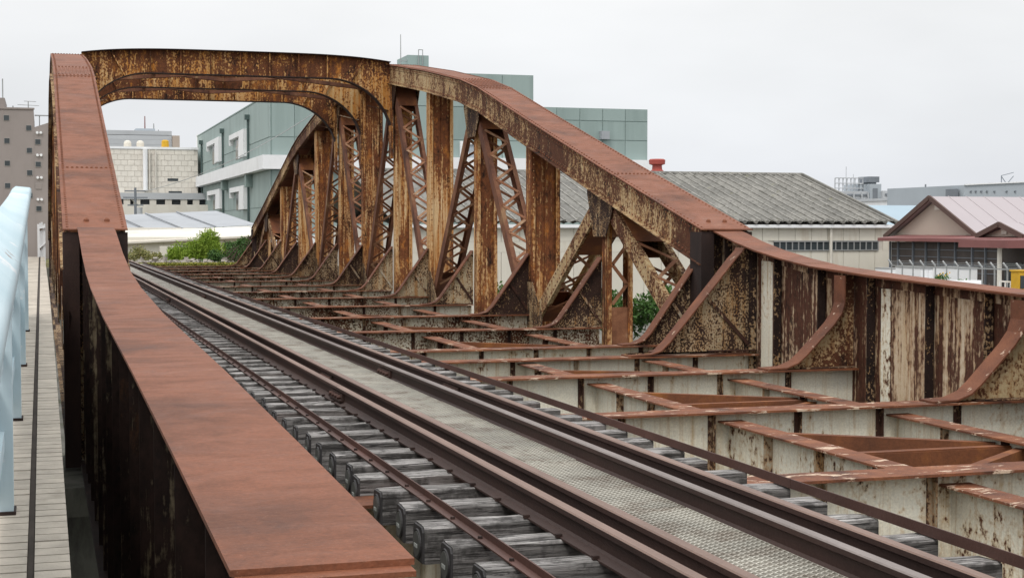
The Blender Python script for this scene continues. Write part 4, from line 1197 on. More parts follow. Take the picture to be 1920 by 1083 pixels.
# --- parked vehicles and the yellow container
M['tyre'] = plain('tyre_rubber', (.02, .02, .02), .9, .2, 4)
def box_truck(name, px0, px1, pytop, D, label, grp, L_=2.0):
    a, b = at(px0, pytop, D), at(px1, pytop, D); x0, x1 = a[0], b[0]; yf = (a[1] + b[1]) / 2; zt = a[2]
    t = thing(name, ((x0 + x1) / 2, yf + 2, -4.5), label, 'truck', grp)
    L = L_
    cb = part('cargo_box', MB().box(x0, x1, yf, yf + L, -3.55, zt), M['white'], t)
    for s in (0, 1):
        xa = x0 + (x1 - x0) * .5 * s; xb = xa + (x1 - x0) * .5
        part('rear_door', MB().box(xa + .03, xb - .03, yf - .04, yf - .002, -3.45, zt - .08), M['white'], cb)
    part('frame_top', MB().box(x0 - .02, x1 + .02, yf - .05, yf + L, zt + .001, zt + .05), M['steel'], cb)
    part('cab', MB().prism([(yf + L + .05, -3.9), (yf + L + 1.7, -3.9), (yf + L + 1.7, -3.0), (yf + L + 1.35, -2.3), (yf + L + .05, -2.3)][::-1], 'x', x0 + .05, x1 - .05), M['white'], t)
    part('chassis', MB().box(x0 + .2, x1 - .2, yf - .1, yf + L + 1.6, -3.95, -3.6), M['tyre'], t)
    part('bumper', MB().box(x0, x1, yf - .2, yf - .1, -4.05, -3.9), M['steel'], t)
    for s in (x0 + .12, x1 - .32):
        for yy in (yf + .8, yf + L + .8):
            wl = part('wheel', MB().cyl((s, yy, -4.12), (s + .2, yy, -4.12), .38, n=14), M['tyre'], t)
    for s in (x0 + .1, x1 - .3): part('tail_lamp', MB().box(s, s + .2, yf - .215, yf - .201, -4.02, -3.93), M['red'], t)
box_truck('box_truck', 1796, 1836, 503.5, 64, 'larger white box truck parked by the barbed wire fence, a hedge in front of it', 'white vehicles in the yard')
box_truck('box_truck', 1722, 1757, 503, 67, 'smaller white box truck parked left of the larger one, near the warehouse corner', 'white vehicles in the yard')
box_truck('box_truck', 1682, 1706, 505, 70, 'pale truck mostly hidden at the foot of the beige warehouse corner', 'white vehicles in the yard')
a, b = at(1815, 527, 58), at(1853, 527, 58); yf = a[1]
van = thing('parked_car', ((a[0] + b[0]) / 2, yf + 2, -4.5), 'white car roof just showing above the right girder', 'car', 'white vehicles in the yard')
w0, w1 = a[0], b[0]
part('body', MB().prism([(yf, -4.2), (yf + 4.2, -4.2), (yf + 4.2, -3.6), (yf + 3.2, -3.4), (yf + 2.5, a[2] - .05), (yf + .9, a[2]), (yf + .2, -3.35), (yf, -3.5)][::-1], 'x', w0 - .4, w1 + .5), M['white'], van)
part('rear_window', MB().box(w0 - .2, w1 + .3, yf + .25, yf + .5, -3.3, a[2] - .25), M['glass'], van)
for s in (w0 - .35, w1 + .2):
    for yy in (yf + .8, yf + 3.4): part('wheel', MB().cyl((s, yy, -4.2), (s + .2, yy, -4.2), .3, n=12), M['tyre'], van)
a, b = at(1910, 509, 55), at(1960, 509, 55)
yc_ = thing('yellow_container', ((a[0] + b[0]) / 2, a[1] + 2, -4.5), 'yellow steel site container with a dark window at the edge of the yard', 'container')
part('body', MB().box(a[0], b[0], a[1], a[1] + .45, -4.5, a[2]), M['yellow'], yc_)
part('lid', MB().box(a[0] - .04, b[0] + .04, a[1] - .04, a[1] + .49, a[2] + .001, a[2] + .06), M['yellow'], yc_)
p = at(1920, 528, 55); part('window', MB().box(p[0] - .12, p[0] + .4, a[1] - .03, a[1] - .002, p[2] - .25, p[2] + .22), M['glass'], yc_)
for k in range(4): part('rib', MB().box(a[0] + .18 + .22 * k, a[0] + .24 + .22 * k, a[1] - .02, a[1] - .002, -4.5, a[2] - .4), M['yellow'], yc_)
p = at(1875, 527, 56); q = at(1905, 529, 56)
gr_ = thing('white_barrier', ((p[0] + q[0]) / 2, p[1], -4.5), 'white tubular barrier beside the yellow container', 'barrier')
part('barrier_rail', MB().bar(p, q, .06, .06), M['white'], gr_)
for t in (0, .33, .66, 1): part('barrier_post', MB().cyl((p[0] + (q[0] - p[0]) * t, p[1] + (q[1] - p[1]) * t, -4.5), (p[0] + (q[0] - p[0]) * t, p[1] + (q[1] - p[1]) * t, p[2] - .03), .03, n=6), M['white'], gr_)

# --- pale blue roof behind the warehouse
a = at(1600, 386, 115); b = at(1800, 386, 115)
bl = thing('blue_roofed_shed', ((a[0] + b[0]) / 2, a[1] + 5, -4.5), 'low shed with a pale blue roof between the grey warehouse roof and the tan gable', 'shed')
part('wall', MB().box(a[0] - 3, b[0], a[1] - 6, a[1] + 12, -4.5, -.6), M['cream'], bl)
part('roof', MB().strip([(a[1] - 6.5, -.6), (a[1] + 2, a[2])], 'x', a[0] - 3.2, b[0], .1), M['blue_roof'], bl)
part('roof', MB().strip([(a[1] + 2.01, a[2]), (a[1] + 12, -.6)], 'x', a[0] - 3.2, b[0], .1), M['blue_roof'], bl)
# ------------------------------------------------------------------ left side buildings
# grey brown apartment block
a0, a1 = at(-40, 205, 92), at(63, 205, 92); a2 = at(90, 237, 92)
fy = a1[1]
x_s, x_e = onY(63, 205, fy)[0], onY(96, 237, fy)[0]
bb = thing('apartment_block', (a1[0] - 3, fy + 5, -4.5), 'grey brown apartment block with small square windows and stepped roof at the left edge', 'building')
zA, zB, zC = onY(40, 205, fy)[2], onY(75, 239, fy)[2], onY(5, 183, fy)[2]
x_l = onY(9, 205, fy)[0]
part('wall', MB().box(x_l - 9, x_s, fy, fy + 12, -4.5, zA), M['brown_wall'], bb)
part('wall', MB().prism([(x_s, -4.5), (x_e, -4.5), (x_e, zB + .35), (x_s, zB)], 'y', fy + .01, fy + 11), M['brown_wall'], bb)
part('wall', MB().box(x_l - 9, x_l, fy + .2, fy + 6, zA, zC), M['brown_wall'], bb)
part('parapet', MB().box(x_l - 9, x_s + .05, fy - .06, fy + .2, zA + .001, zA + .10), M['brown_wall'], bb)
M['win_frame'] = plain('pale_window_frame', (.36, .34, .32), .6, .05, 2)
def sqwin(px, py, grey=False):
    p = onY(px, py, fy); h = .15
    f = part('window', MB().box(p[0] - h - .02, p[0] + h + .02, fy - .03, fy - .002, p[2] - h - .02, p[2] + h + .02), M['win_frame'], bb)
    part('pane', MB().box(p[0] - h, p[0] + h, fy - .034, fy - .0305, p[2] - h, p[2] + h), M['glass'] if not grey else M['brown_wall'], f)
for q in ((12, 221), (13, 264), (13.7, 306), (14.4, 348), (15, 390), (54, 240), (55, 282), (55.7, 324), (56, 366), (71, 266), (71.7, 308), (73, 391)): sqwin(*q)
sqwin(72.4, 349, True)
for py in (249, 291, 333, 374):
    for px in (69.7, 76.5):
        p = onY(px + (py - 249) * .012, py, fy); part('vent_cap', MB().cyl((p[0], fy - .12, p[2]), (p[0], fy - .002, p[2]), .075, .09, 10), M['white'], bb)
p = onY(53, 205, fy); zt = onY(53, 189, fy)[2]
part('mast', MB().cyl((p[0], fy + .4, zA + .1), (p[0], fy + .4, zt), .03, n=6), M['steel'], bb)
part('aerial', MB().bar((p[0] - .62, fy + .4, zt - .22), (p[0] + .62, fy + .4, zt - .26), .03, .03).bar((p[0] - .25, fy + .4, zt), (p[0] + .45, fy + .4, zt - .02), .03, .03), M['steel'], bb, kind='stuff')
for px, py in ((24, 197), (5, 146)):
    p = onY(px, 205, fy); part('mast', MB().cyl((p[0], fy + .6, zA + .1), (p[0], fy + .6, onY(px, py, fy)[2]), .035, n=6), M['steel'], bb)
p = onY(66, 237, fy); part('roof_rail', MB().box(x_s + .05, x_e, fy + 1, fy + 1.05, zB + .75, zB + .82).box(x_s + .3, x_s + .36, fy + 1.06, fy + 1.1, zB + .1, zB + .8).box(x_s + .9, x_s + .96, fy + 1.06, fy + 1.1, zB + .1, zB + .8), M['steel'], bb, kind='stuff')

# pale stone block with pipes
fy = at(290, 330, 170)[1]
xA, xB = onY(150, 330, fy)[0], onY(371, 330, fy)[0]
zT = onY(300, 280, fy)[2]; z1 = onY(300, 362, fy)[2]
sb = thing('stone_block', ((xA + xB) / 2, fy + 10, -4.5), 'windowless pale stone clad block with rooftop tanks, seen through the portal', 'building')
part('wall', MB().box(xA, xB, fy, fy + 20, z1 - .3, zT), M['joint'], sb)
nc, nr_ = 17, 8; stagger = 0
for j in range(nr_):
    za, zb_ = z1 + (zT - z1) * j / nr_, z1 + (zT - z1) * (j + 1) / nr_
    off = 0 if j % 2 else .5
    for i in range(nc):
        a = xA + (xB - xA) * (i + off) / (nc + .5); b = xA + (xB - xA) * (i + 1 + off) / (nc + .5)
        part('stone_panel', MB().box(a + .02, b - .02, fy - .05, fy - .001, za + .02, zb_ - .02), M['tile_wall'], sb)
for px, w_, m_ in ((272, .26, 'white'), (280, .09, 'joint'), (291, .09, 'joint')):
    p = onY(px, 300, fy); part('pipe', MB().cyl((p[0], fy - .35, z1 + .3), (p[0], fy - .35, zT - .05), w_, n=8), M[m_], sb)
for px0, px1, py in ((314, 334, 337), (316, 341, 361)):
    p, q = onY(px0, py - 2.6, fy), onY(px1, py + 2.6, fy); part('slit_window', MB().box(p[0], q[0], fy - .07, fy - .051, q[2], p[2]), M['glass'], sb)
part('roof_edge', MB().box(xA, xB + .1, fy - .15, fy + .3, zT + .001, zT + .25), M['white'], sb)
for px in (241, 265):
    p = onY(px, 270, fy); part('tank', MB().lathe([(.42, 0), (.42, .5), (.33, .7), (.15, .8)], (p[0], fy + 2, zT + .25), 12), M['cream'], sb)
p = onY(311, 273, fy); part('lamp_box', MB().lathe([(.42, 0), (.40, .7), (.25, .85)], (p[0], fy + 1, zT + .25), 10), M['yellow'], sb)
# ground floor gallery
zg_ = onY(300, 369, fy)[2]; zh = onY(300, 391, fy)[2]
part('slab', MB().box(xA, xB + 2, fy - 4, fy - .06, zg_ - .35, zg_ + .35), M['grey_far'], sb)
part('gallery_wall', MB().box(xA, xB + 2, fy - 2.8, fy - 2.5, -4.5, zg_ - .36), M['grey_dark'], sb)
for px in (238, 257, 287, 316, 345, 368):
    p = onY(px, 380, fy - 4); part('column', MB().box(p[0] - .35, p[0] + .35, fy - 3.9, fy - 3.3, -4.5, zg_ - .36), M['cream'], sb)
for k, px in enumerate((247, 272, 301, 330, 357)):
    p = onY(px, 380, fy - 3); part('window', MB().box(p[0] - .75, p[0] + .75, fy - 2.9, fy - 2.805, zg_ - 2.2, zg_ - .9), M['bluegrey'], sb)
part('parapet', MB().box(xA, xB + 3, fy - 6.4, fy - 6.1, -4.5, zh + .35), M['cream'], sb)

# parking deck far behind it
fy = at(270, 260, 260)[1]
xA, xB, xC = onY(150, 260, fy)[0], onY(322, 260, fy)[0], onY(336, 260, fy)[0]
pk = thing('parking_deck', ((xA + xB) / 2, fy + 10, -4.5), 'open sided grey parking deck rising far behind the pale stone block', 'building')
zs_ = [onY(270, py, fy)[2] for py in (284, 274, 265, 256, 248)]
part('core', MB().box(xA, xB, fy + 2.5, fy + 22, -4.5, zs_[-1] - .6), M['grey_dark'], pk)
for z in zs_: part('deck', MB().box(xA, xB, fy - .3, fy + 20, z - .55, z + .25), M['grey_far'], pk)
x = xB - .4
while x > xA:
    part('pillar', MB().box(x - .25, x + .25, fy - .2, fy + .3, -4.5, zs_[-1] - .56), M['grey_far'], pk); x -= 3.2
part('stair_block', MB().box(xB + .05, xC, fy - 1, fy + 9, -4.5, onY(330, 255, fy)[2]), M['tan'], pk)
p, q = onY(257, 238, fy), onY(294, 238, fy)
part('roof_house', MB().box(p[0], q[0], fy + 4, fy + 11, zs_[-1] + .26, p[2]), M['bluegrey'], pk)
for px, py, m_ in ((275, 214, 'red_trim'), (292, 228, 'steel'), (301, 240, 'steel')):
    p = onY(px, py, fy); part('mast', MB().cyl((p[0], fy + 5, zs_[-1]), (p[0], fy + 5, p[2]), .12, .08, 6), M[m_], pk)

# low sheds in front: grey hipped roof, then white wall and roof
D = 104
A_, B_ = at(196, 440, D - 6), at(483, 418, D - 4)
fy = B_[1]; ap = at(405, 395, D + 6)
lA = onY(215, 438, fy)
zev = onY(480, 421, fy)[2]
lw = thing('grey_roofed_shed', ((lA[0] + B_[0]) / 2, fy + 6, -2), 'low shed with a shallow grey sheet roof below the teal building', 'shed')
part('wall', MB().box(lA[0] - 6, B_[0] - .1, fy + .2, fy + 16, -2.6, zev - .2), M['cream'], lw)
mb = MB(); e0 = (lA[0] - 6, fy, zev - .9); e1 = (B_[0], fy, zev); apx = (ap[0], ap[1], ap[2]); bk0 = (lA[0] - 9, fy + 17, zev + .2); bk1 = (B_[0] + 1, fy + 18, zev); al = (lA[0] - 8, ap[1] - 1, ap[2] - .75)
mb._add([e0, e1, apx, al, bk1, bk0], [(0, 1, 2, 3), (1, 4, 2), (4, 5, 3, 2), (0, 3, 5)])
rfm = part('roof', mb, M['roof_metal'], lw)
for t in (.12, .26, .4, .54, .68, .82):
    s0 = Vector(e0).lerp(Vector(e1), t); s1 = Vector(al).lerp(Vector(apx), t)
    part('seam', MB().bar(s0 + Vector((0, 0, .05)), s1 + Vector((0, 0, .05)), .08, .08), M['roof_metal'], rfm)
part('eave', MB().bar((e0[0], fy - .02, e0[2] - .16), (e1[0], fy - .02, e1[2] - .16), .1, .26), M['white'], lw)
D = 92
P0, P1 = at(205, 455, D), at(478, 440, D); fy = P1[1]
zr1 = onY(440, 425, fy + 4)[2]; ze1 = onY(440, 441, fy)[2]
ws = thing('white_shed', ((P0[0] + P1[0]) / 2, fy + 3, -2), 'low cream shed with a white wall behind the green bushes at the bridge end', 'shed')
part('wall', MB().box(P0[0] - 3, P1[0], fy, fy + 8, -2.6, ze1 - .1), M['cream'], ws)
mb = MB(); q0 = onY(205, 452, fy)
vs = [(P0[0] - 3, fy - .3, ze1 - .55), (P1[0] + .2, fy - .3, ze1), (P1[0] + .2, fy + 4.2, zr1), (P0[0] - 3, fy + 4.2, zr1 - .35)]
mb._add(vs + [(x, y, z - .08) for x, y, z in vs], [(0,1,2,3),(7,6,5,4),(0,4,5,1),(1,5,6,2),(2,6,7,3),(3,7,4,0)])
part('roof', mb, M['cream'], ws)
part('gutter', MB().bar((P0[0] - 3, fy - .36, ze1 - .62), (P1[0] + .2, fy - .36, ze1 - .07), .10, .10), M['joint'], ws)
for k in range(7):
    x = P0[0] + (P1[0] - P0[0]) * (k + .5) / 7; part('wall_joint', MB().box(x - .02, x + .02, fy - .012, fy - .002, -2.6, ze1 - .3), M['joint'], ws)
ry = fy - 9
wl_ = MB().box(onY(300, 470, ry)[0], onY(400, 470, ry)[0], ry, ry + .18, -2.2, onY(350, 461, ry)[2])
solo('concrete_kerb_wall', wl_, M['cream'], 'low pale concrete wall half hidden by weeds beyond the bridge end', 'wall')

# utility pole with wires
p = at(254, 395, 140)
up_ = thing('utility_pole', (p[0], p[1], -4.5), 'slender utility pole with crossarms standing in front of the pale stone block', 'utility pole')
zt = at(254, 352, 140)[2]
part('shaft', MB().cyl((p[0], p[1], -4.5), (p[0], p[1], zt), .16, .11, 8), M['grey_dark'], up_)
for dz, hl in ((.3, .95), (.9, 1.1), (1.6, .7)):
    part('crossarm', MB().bar((p[0] - hl, p[1], zt - dz), (p[0] + hl, p[1], zt - dz), .1, .12), M['grey_dark'], up_)
part('transformer', MB().cyl((p[0] + .35, p[1], zt - 2.6), (p[0] + .35, p[1], zt - 1.8), .28, n=10), M['grey_far'], up_)
def wire(p0, p1, sag, r_, label):
    mb = MB(); n = 14; pr = None
    for i in range(n + 1):
        t = i / n; q = Vector(p0).lerp(Vector(p1), t); q.z -= sag * 4 * t * (1 - t)
        if pr is not None: mb.bar(pr, q, r_, r_)
        pr = q
    solo('overhead_wire', mb, M['wire'], label, 'wire')
M['wire'] = plain('pale_cable', (.42, .43, .43), .6, .1, 1)
wire((p[0] + .9, p[1], zt - .3), at(600, 205, 112), .8, .045, 'thin pale overhead wire climbing from the pole across the teal wall')
wire((p[0] + .7, p[1], zt - 1.6), at(245, 372, 120), .2, .05, 'short overhead wire leaving the pole to the left, by the pale stone block')

# ------------------------------------------------------------------ far skyline on the right
def far_box(parent, name, px0, px1, py0, py1, D, depth, mat, dy=0):
    a = at(px0, py0, D); b = onY(px1, py0, a[1]); c_ = onY(px0, py1, a[1])
    return part(name, MB().box(a[0], b[0], a[1] + dy, a[1] + depth, c_[2] if py1 else -4.5, a[2]), mat, parent)
Df = 420
a = at(1610, 380, Df)
fa = thing('distant_apartments', (a[0], a[1], -4.5), 'distant grey apartment block with roof sign frame and dark roof tank beyond the warehouse', 'building')
def apt_box(px0, px1, py0, py1, m, dep, y_off=0, name='wall'):
    A = onY(px0, py0, a[1]); B = onY(px1, py1, a[1])
    return part(name, MB().box(A[0], B[0], a[1] + y_off, a[1] + y_off + dep, max(-4.5, B[2]), A[2]), M[m], fa)
apt_box(1563, 1628, 358, 440, 'grey_far', 14); apt_box(1628, 1648, 345, 440, 'bluegrey', 14, -1); apt_box(1648, 1672, 358, 440, 'grey_far', 14, -2)
apt_box(1613, 1630, 345, 358, 'bluegrey', 8, 1, 'roof_house'); apt_box(1628, 1647, 331, 342, 'grey_dark', 6, -.5, 'roof_tank'); apt_box(1632, 1643, 342, 345, 'grey_dark', 4, 0, 'tank_stand')
for j, py in enumerate((361, 370, 379)):
    apt_box(1564, 1626, py + 2.6, py + 6.4, 'grey_dark', .2, -.25, 'balcony_opening')
    for px in (1568, 1583, 1598, 1613, 1625): apt_box(px, px + 2, py, py + 9, 'grey_far', .4, -.7, 'balcony_wall')
apt_box(1633, 1641, 353, 384, 'grey_dark', .2, -1.25, 'stairwell')
for px in (1652, 1662):
    apt_box(px, px + 6, 363, 367, 'grey_dark', .2, -2.25, 'window'); apt_box(px + 1, px + 4, 375, 378, 'grey_dark', .2, -2.25, 'window')
sf = part('sign_frame', MB(), M['steel'], fa) if False else None
fr0, fr1 = onY(1569.5, 333.5, a[1]), onY(1621.5, 358, a[1])
for i in range(8):
    x = fr0[0] + (fr1[0] - fr0[0]) * i / 7; part('frame_post', MB().box(x - .12, x + .12, a[1] + 1, a[1] + 1.25, fr1[2], fr0[2]), M['grey_far'], fa)
for z in (fr0[2], fr0[2] - 1.45, fr0[2] - 2.8): part('frame_rail', MB().box(fr0[0], fr1[0], a[1] + .74, a[1] + .99, z - .13, z + .13), M['grey_far'], fa)
for px, py in ((1593.5, 312), (1607, 326)):
    q = onY(px, py, a[1]); part('mast', MB().cyl((q[0], a[1] + 2, fr1[2]), (q[0], a[1] + 2, q[2]), .10, n=6), M['grey_far'], fa)
b = at(1710, 378, 330)
wb_ = thing('white_long_building', (b[0], b[1], -4.5), 'distant long white building with a row of small dark windows', 'building')
A, B = onY(1671, 376, b[1]), onY(1775, 376, b[1])
part('wall', MB().box(A[0], B[0], b[1], b[1] + 14, -4.5, A[2]), M['white'], wb_)
part('roof', MB().box(A[0] - .3, B[0] + .3, b[1] - .3, b[1] + 14, A[2] + .001, A[2] + .55), M['grey_far'], wb_)
for k in range(9):
    q = onY(1678 + 10.5 * k, 385, b[1]); part('window', MB().box(q[0] - .4, q[0] + .4, b[1] - .06, b[1] - .002, q[2] - .25, q[2] + .3), M['grey_dark'], wb_)
q = onY(1720, 372, b[1]); part('dome', MB().cyl((q[0] - .9, b[1] + 3, A[2] + .5), (q[0] + .9, b[1] + 3, A[2] + .5), .6, n=10), M['grey_dark'], wb_)
q = onY(1701, 361, b[1]); part('chimney', MB().cyl((q[0], b[1] + 4, A[2] + .5), (q[0], b[1] + 4, q[2]), .15, n=6), M['grey_far'], wb_)
b = at(1770, 360, 300)
tk = thing('roof_tank', (b[0], b[1], -4.5), 'dark cylindrical tank and small stack showing above the pink roof', 'tank')
A, B = onY(1757, 361, b[1]), onY(1792, 361, b[1])
part('tank', MB().cyl((A[0], b[1] + 2, A[2] + .0), (B[0], b[1] + 2, A[2] + .0), .75, n=14), M['bluegrey'], tk)
part('tank_end', MB().cyl((A[0] - .08, b[1] + 2, A[2]), (A[0] - .002, b[1] + 2, A[2]), .70, n=14), M['grey_dark'], tk)
part('support', MB().box(A[0], B[0], b[1] + .5, b[1] + 3.5, -4.5, A[2] - .7), M['grey_dark'], tk)
q = onY(1746, 345, b[1]); part('stack', MB().cyl((q[0], b[1] + 2, -4.5), (q[0], b[1] + 2, q[2]), .16, n=8), M['grey_dark'], tk)
part('stack_house', MB().box(q[0] - .6, A[0] - .3, b[1] + .5, b[1] + 4, -4.5, onY(1746, 361, b[1])[2]), M['bluegrey'], tk)
b = at(1808, 347, 210)
fc = thing('grey_factory', (b[0] + 8, b[1], -4.5), 'blue grey clad factory with small round vents above the pink roof at the right', 'building')
x1_ = onY(1990, 347, b[1])[0]
mb = MB().prism([(b[0], -4.5), (x1_, -4.5), (x1_, b[2] + .75), (b[0], b[2] + .0)], 'y', b[1], b[1] + 20)
part('wall', mb, M['bluegrey'], fc)
part('roof_edge', MB().bar((b[0], b[1] - .1, b[2] + .05), (x1_, b[1] - .1, b[2] + .80), .25, .16), M['white'], fc)
for px in (1820, 1829, 1839.5, 1850, 1864, 1887, 1903):
    q = onY(px, 359, b[1]); part('vent', MB().cyl((q[0], b[1] - .18, q[2]), (q[0], b[1] - .002, q[2]), .14, n=8), M['grey_dark'], fc)
q = onY(1802, 358, b[1]); part('rail_stack', MB().box(q[0] - .5, q[0] + .25, b[1] + 1, b[1] + 3, -4.5, q[2] + .3), M['grey_dark'], fc)
q0, q1, q2 = onY(1902, 328, b[1]), onY(1912, 344, b[1]), onY(1925, 322, b[1])
part('roof_frame', MB().bar((q0[0], b[1] + 3, q1[2]), (q0[0], b[1] + 3, q0[2]), .09, .09).bar((q0[0], b[1] + 3, q0[2]), (q2[0], b[1] + 3, q2[2]), .08, .08).bar((q0[0], b[1] + 3, q0[2] - .1), (q1[0], b[1] + 3, q1[2]), .08, .08).bar((q1[0], b[1] + 3, q1[2]), (q2[0], b[1] + 3, q2[2] - .5), .08, .08), M['grey_dark'], fc, kind='stuff')

# ------------------------------------------------------------------ plants
def leafmat(name, c0, c1, c2):
    m, t, b_ = new_mat(name, .65, .25)
    Pn = pos_node(t, False)
    A = noise_node(t, Pn, 3.5, 3, .6); B = noise_node(t, Pn, 22, 2, .5)
    col = mixc(t, ramp(t, B, [(.35, 0.0), (.65, .5)]), ramp(t, A, [(.32, c0), (.5, c1), (.68, c2)]), c2)
    t.links.new(col, b_.inputs['Base Color']); b_.inputs['Subsurface Weight'].default_value = 0
    return m
M['leaf'] = leafmat('bright_bush_leaves', (.09, .17, .015), (.19, .30, .03), (.30, .40, .06))
M['leaf_mid'] = leafmat('shrub_leaves', (.03, .075, .014), (.065, .13, .024), (.12, .19, .04))
M['leaf_dark'] = leafmat('dark_creeper_leaves', (.02, .055, .014), (.04, .10, .022), (.08, .15, .03))
M['moss'] = leafmat('yellow_green_moss', (.09, .11, .015), (.20, .21, .03), (.31, .29, .06))
M['weed'] = leafmat('dry_weed_leaves', (.08, .12, .03), (.20, .21, .07), (.34, .29, .13))
M['twig'] = plain('twig_bark', (.07, .05, .035), .9, .2, 4)
def leaves(mb, c, rx, ry, rz, n, size, seed, lumps=9, droop=.2, wl=.22):
    r = random.Random(seed); cl = []
    for i in range(lumps):
        th = r.uniform(0, 2 * pi); u = r.uniform(.15, .95); v = r.uniform(-.25, .95)
        k = sqrt(max(0, 1 - max(v, 0) ** 2)) * u
        cl.append((c[0] + rx * k * cos(th), c[1] + ry * k * sin(th), c[2] + rz * v * .85, r.uniform(.28, .5)))
    for i in range(n):
        cc = cl[r.randrange(lumps)]
        g = Vector((r.gauss(0, 1), r.gauss(0, 1), r.gauss(0, 1))).normalized() * (r.random() ** .45)
        p = Vector((cc[0] + g.x * cc[3] * rx, cc[1] + g.y * cc[3] * ry, cc[2] + g.z * cc[3] * rz))
        d = (g * .5 + Vector((r.gauss(0, .5), r.gauss(0, .5), r.gauss(.5, .5)))).normalized()
        a = d.cross(Vector((r.random() - .5, r.random() - .5, r.random() - .5))).normalized()
        s = size * r.uniform(.6, 1.3)
        q = [p, p + d * s * .5 + a * s * wl, p + d * s - Vector((0, 0, s * droop)), p + d * s * .5 - a * s * wl]
        mb._add(q, [(0, 1, 2, 3)])
    return cl
def bush(name, c, rx, ry, rz, n, size, seed, mat, label, group=None, lumps=10, cat='bush', wl=.22):
    t = thing(name, (c[0], c[1], c[2]), label, cat, group)
    mb = MB(); cl = leaves(mb, c, rx, ry, rz, n, size, seed, lumps, .2, wl)
    part('foliage', mb, M[mat], t)
    mb = MB()
    for q in cl[:8]: mb.bar((c[0], c[1], c[2] - .25), (q[0], q[1], q[2]), .025, .025)
    part('stems', mb, M['twig'], t, kind='stuff')
    return t
def g(px, py, D): return at(px, py, D)
p = g(385, 478, 77); bush('bush', (p[0], p[1], -1.75), 1.05, 1.0, 1.45, 11000, .20, 1, 'leaf', 'bright green rounded bush at the far end of the bridge', lumps=20, wl=.10)
p = g(346, 478, 78); bush('bush', (p[0], p[1], -1.8), .75, .8, 1.05, 6000, .24, 2, 'leaf', 'spiky yellow green bush left of the rounded bright one', lumps=14, wl=.08)
p = g(300, 478, 80); bush('bush', (p[0], p[1], -1.8), .8, .7, .55, 900, .16, 12, 'weed', 'low straggling grey green bush by the rubble beyond the track', lumps=8)
p = g(262, 474, 82); bush('weed_clump', (p[0], p[1], -1.8), .95, .8, .75, 1700, .14, 3, 'weed', 'pale dry weed clump between the left chord end and the rubble', lumps=12, cat='weeds')
# creepers over the far girder
t = thing('creeper', (9.0, YE + 4.5, -1.8), 'dark green creeper hanging over the far girder beside the last truss brace', 'creeper')
mb = MB()
for k in range(13):
    yy = YE + .9 + .75 * k; r_ = random.Random(k); xx = XR - .25 - .12 * (k % 3)
    leaves(mb, (xx, yy, gz2(yy) - .75 - .1 * (k % 2)), .45, .6, .75, 420, .15, 40 + k, 5, .5)
for px, py in ((412, 470), (432, 478), (400, 484)):
    q = g(px, py, 74); leaves(mb, (q[0], q[1], -1.75), .6, .7, .62, 800, .15, px, 7, .5)
part('foliage', mb, M['leaf_dark'], t)
mb = MB()
for k in range(14):
    yy = YE + .8 + .6 * k; mb.bar((XR - .3, yy, gz2(yy) - .1), (XR - .9 - .3 * (k % 3), yy - .5, -1.75), .03, .03)
part('stems', mb, M['twig'], t, kind='stuff')
# moss and weeds along the deck edge, rubble behind
mb = MB(); r = random.Random(5)
for k in range(5200):
    x = r.uniform(1.6, 9.0); y = YE + .75 + abs(r.gauss(0, .55)); z = -1.72 + r.uniform(0, .10); s = r.uniform(.03, .08)
    a = r.uniform(0, 6.28)
    mb._add([(x, y, z), (x + s * cos(a), y + s * sin(a), z + s * .6), (x + s * .3, y, z + s * 1.3), (x - s * sin(a), y + s * cos(a), z + s * .5)], [(0, 1, 2, 3)])
solo('moss', mb, M['moss'], kind='stuff')
mb = MB(); r = random.Random(9)
for k in range(900):
    x = r.uniform(1.2, 8.6); y = YE + r.uniform(2.6, 8); s = r.uniform(.04, .14) * (1.6 if r.random() < .1 else 1)
    mb.bar((x, y, -1.78), (x + r.uniform(-.2, .2), y + r.uniform(-.2, .2), -1.78 + s * r.uniform(.5, 2.0)), s, s * .8)
M['rubble'] = plain('pale_rubble', (.28, .255, .22), .9, .25, 3)
solo('rubble', mb, M['rubble'], kind='stuff')
mb = MB(); r = random.Random(21)
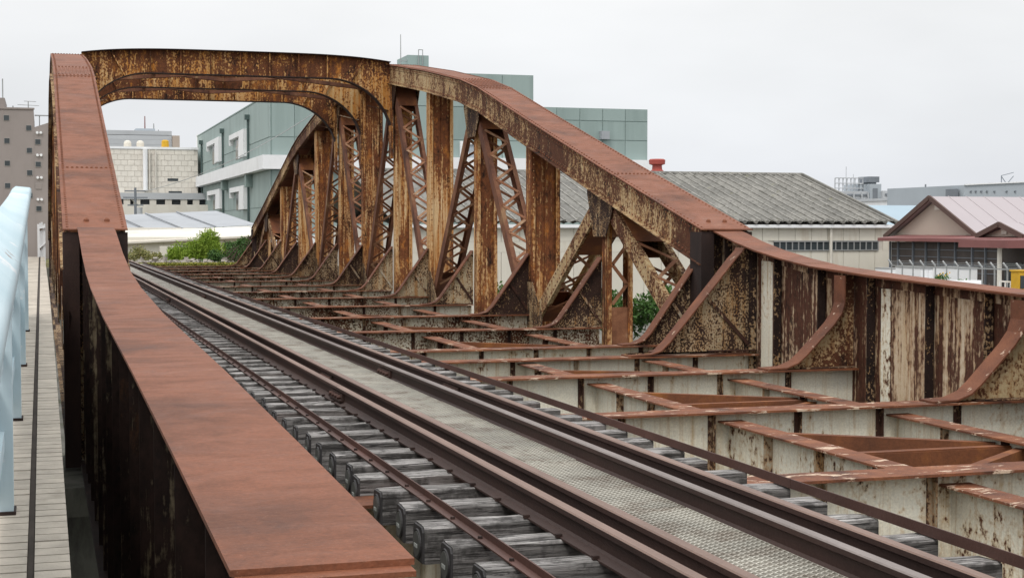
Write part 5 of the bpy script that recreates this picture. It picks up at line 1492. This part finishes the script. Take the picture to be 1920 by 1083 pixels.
for k in range(4200):
    x = r.uniform(-3, 12); y = YE + r.uniform(3, 18); h = r.uniform(.06, .22) ; a = r.uniform(0, 6.28); w_ = .012
    if mnoise.noise(Vector((x * .5, y * .5, 2))) < -.05: continue
    dx, dy = w_ * cos(a), w_ * sin(a)
    mb._add([(x - dx, y - dy, -1.82), (x + dx, y + dy, -1.82), (x + h * .3 * cos(a + 1), y + h * .3 * sin(a + 1), -1.82 + h)], [(0, 1, 2)])
solo('grass', mb, M['weed'], kind='stuff')
# shrubs growing on the low ground behind the right truss
for k, (px, py, D, rx, rz, lab) in enumerate(((945, 560, 50, 1.0, .75, 'between the second and third wide posts'), (1165, 572, 37, .9, .75, 'under the laced hanger near the end post'), (1238, 566, 37, .6, .65, 'behind the thick riveted end diagonal'))):
    q = at(px, py, D)
    t = bush('shrub', (q[0], q[1], q[2] - .35), rx, 1.1, rz, 1700, .16, 60 + k, 'leaf_dark' if k else 'leaf_mid', 'shrub seen through the truss ' + lab, 'shrubs on the low ground behind the right truss', 9)
    part('trunk', MB().cyl((q[0], q[1], -4.5), (q[0], q[1], q[2] + .1), .10, .05, 7), M['twig'], t)
# hedge by the trucks
p0, p1 = at(1760, 519, 60), at(1820, 519, 60)
t = thing('hedge', ((p0[0] + p1[0]) / 2, p0[1], -4.5), 'clipped dark hedge with a few yellow flowers in front of the white trucks', 'hedge')
mb = MB()
for i in range(5): leaves(mb, (p0[0] + (p1[0] - p0[0]) * i / 4, p0[1], -2.55), .45, .5, .62, 420, .12, 80 + i, 6)
part('foliage', mb, M['leaf_dark'], t)
mb = MB(); q = at(1764, 516, 59.6)
for i in range(6): mb.rivet((q[0] + .1 * i - .1, q[1], q[2] + .05 * (i % 3)), (0, -1, 0), .03, .02)
part('flowers', mb, M['yellow'], t, kind='stuff')
mb = MB()
for i in range(6): mb.bar((p0[0] + .25 * i, p0[1], -4.5), (p0[0] + .25 * i, p0[1], -2.6), .05, .05)
part('stems', mb, M['twig'], t, kind='stuff')
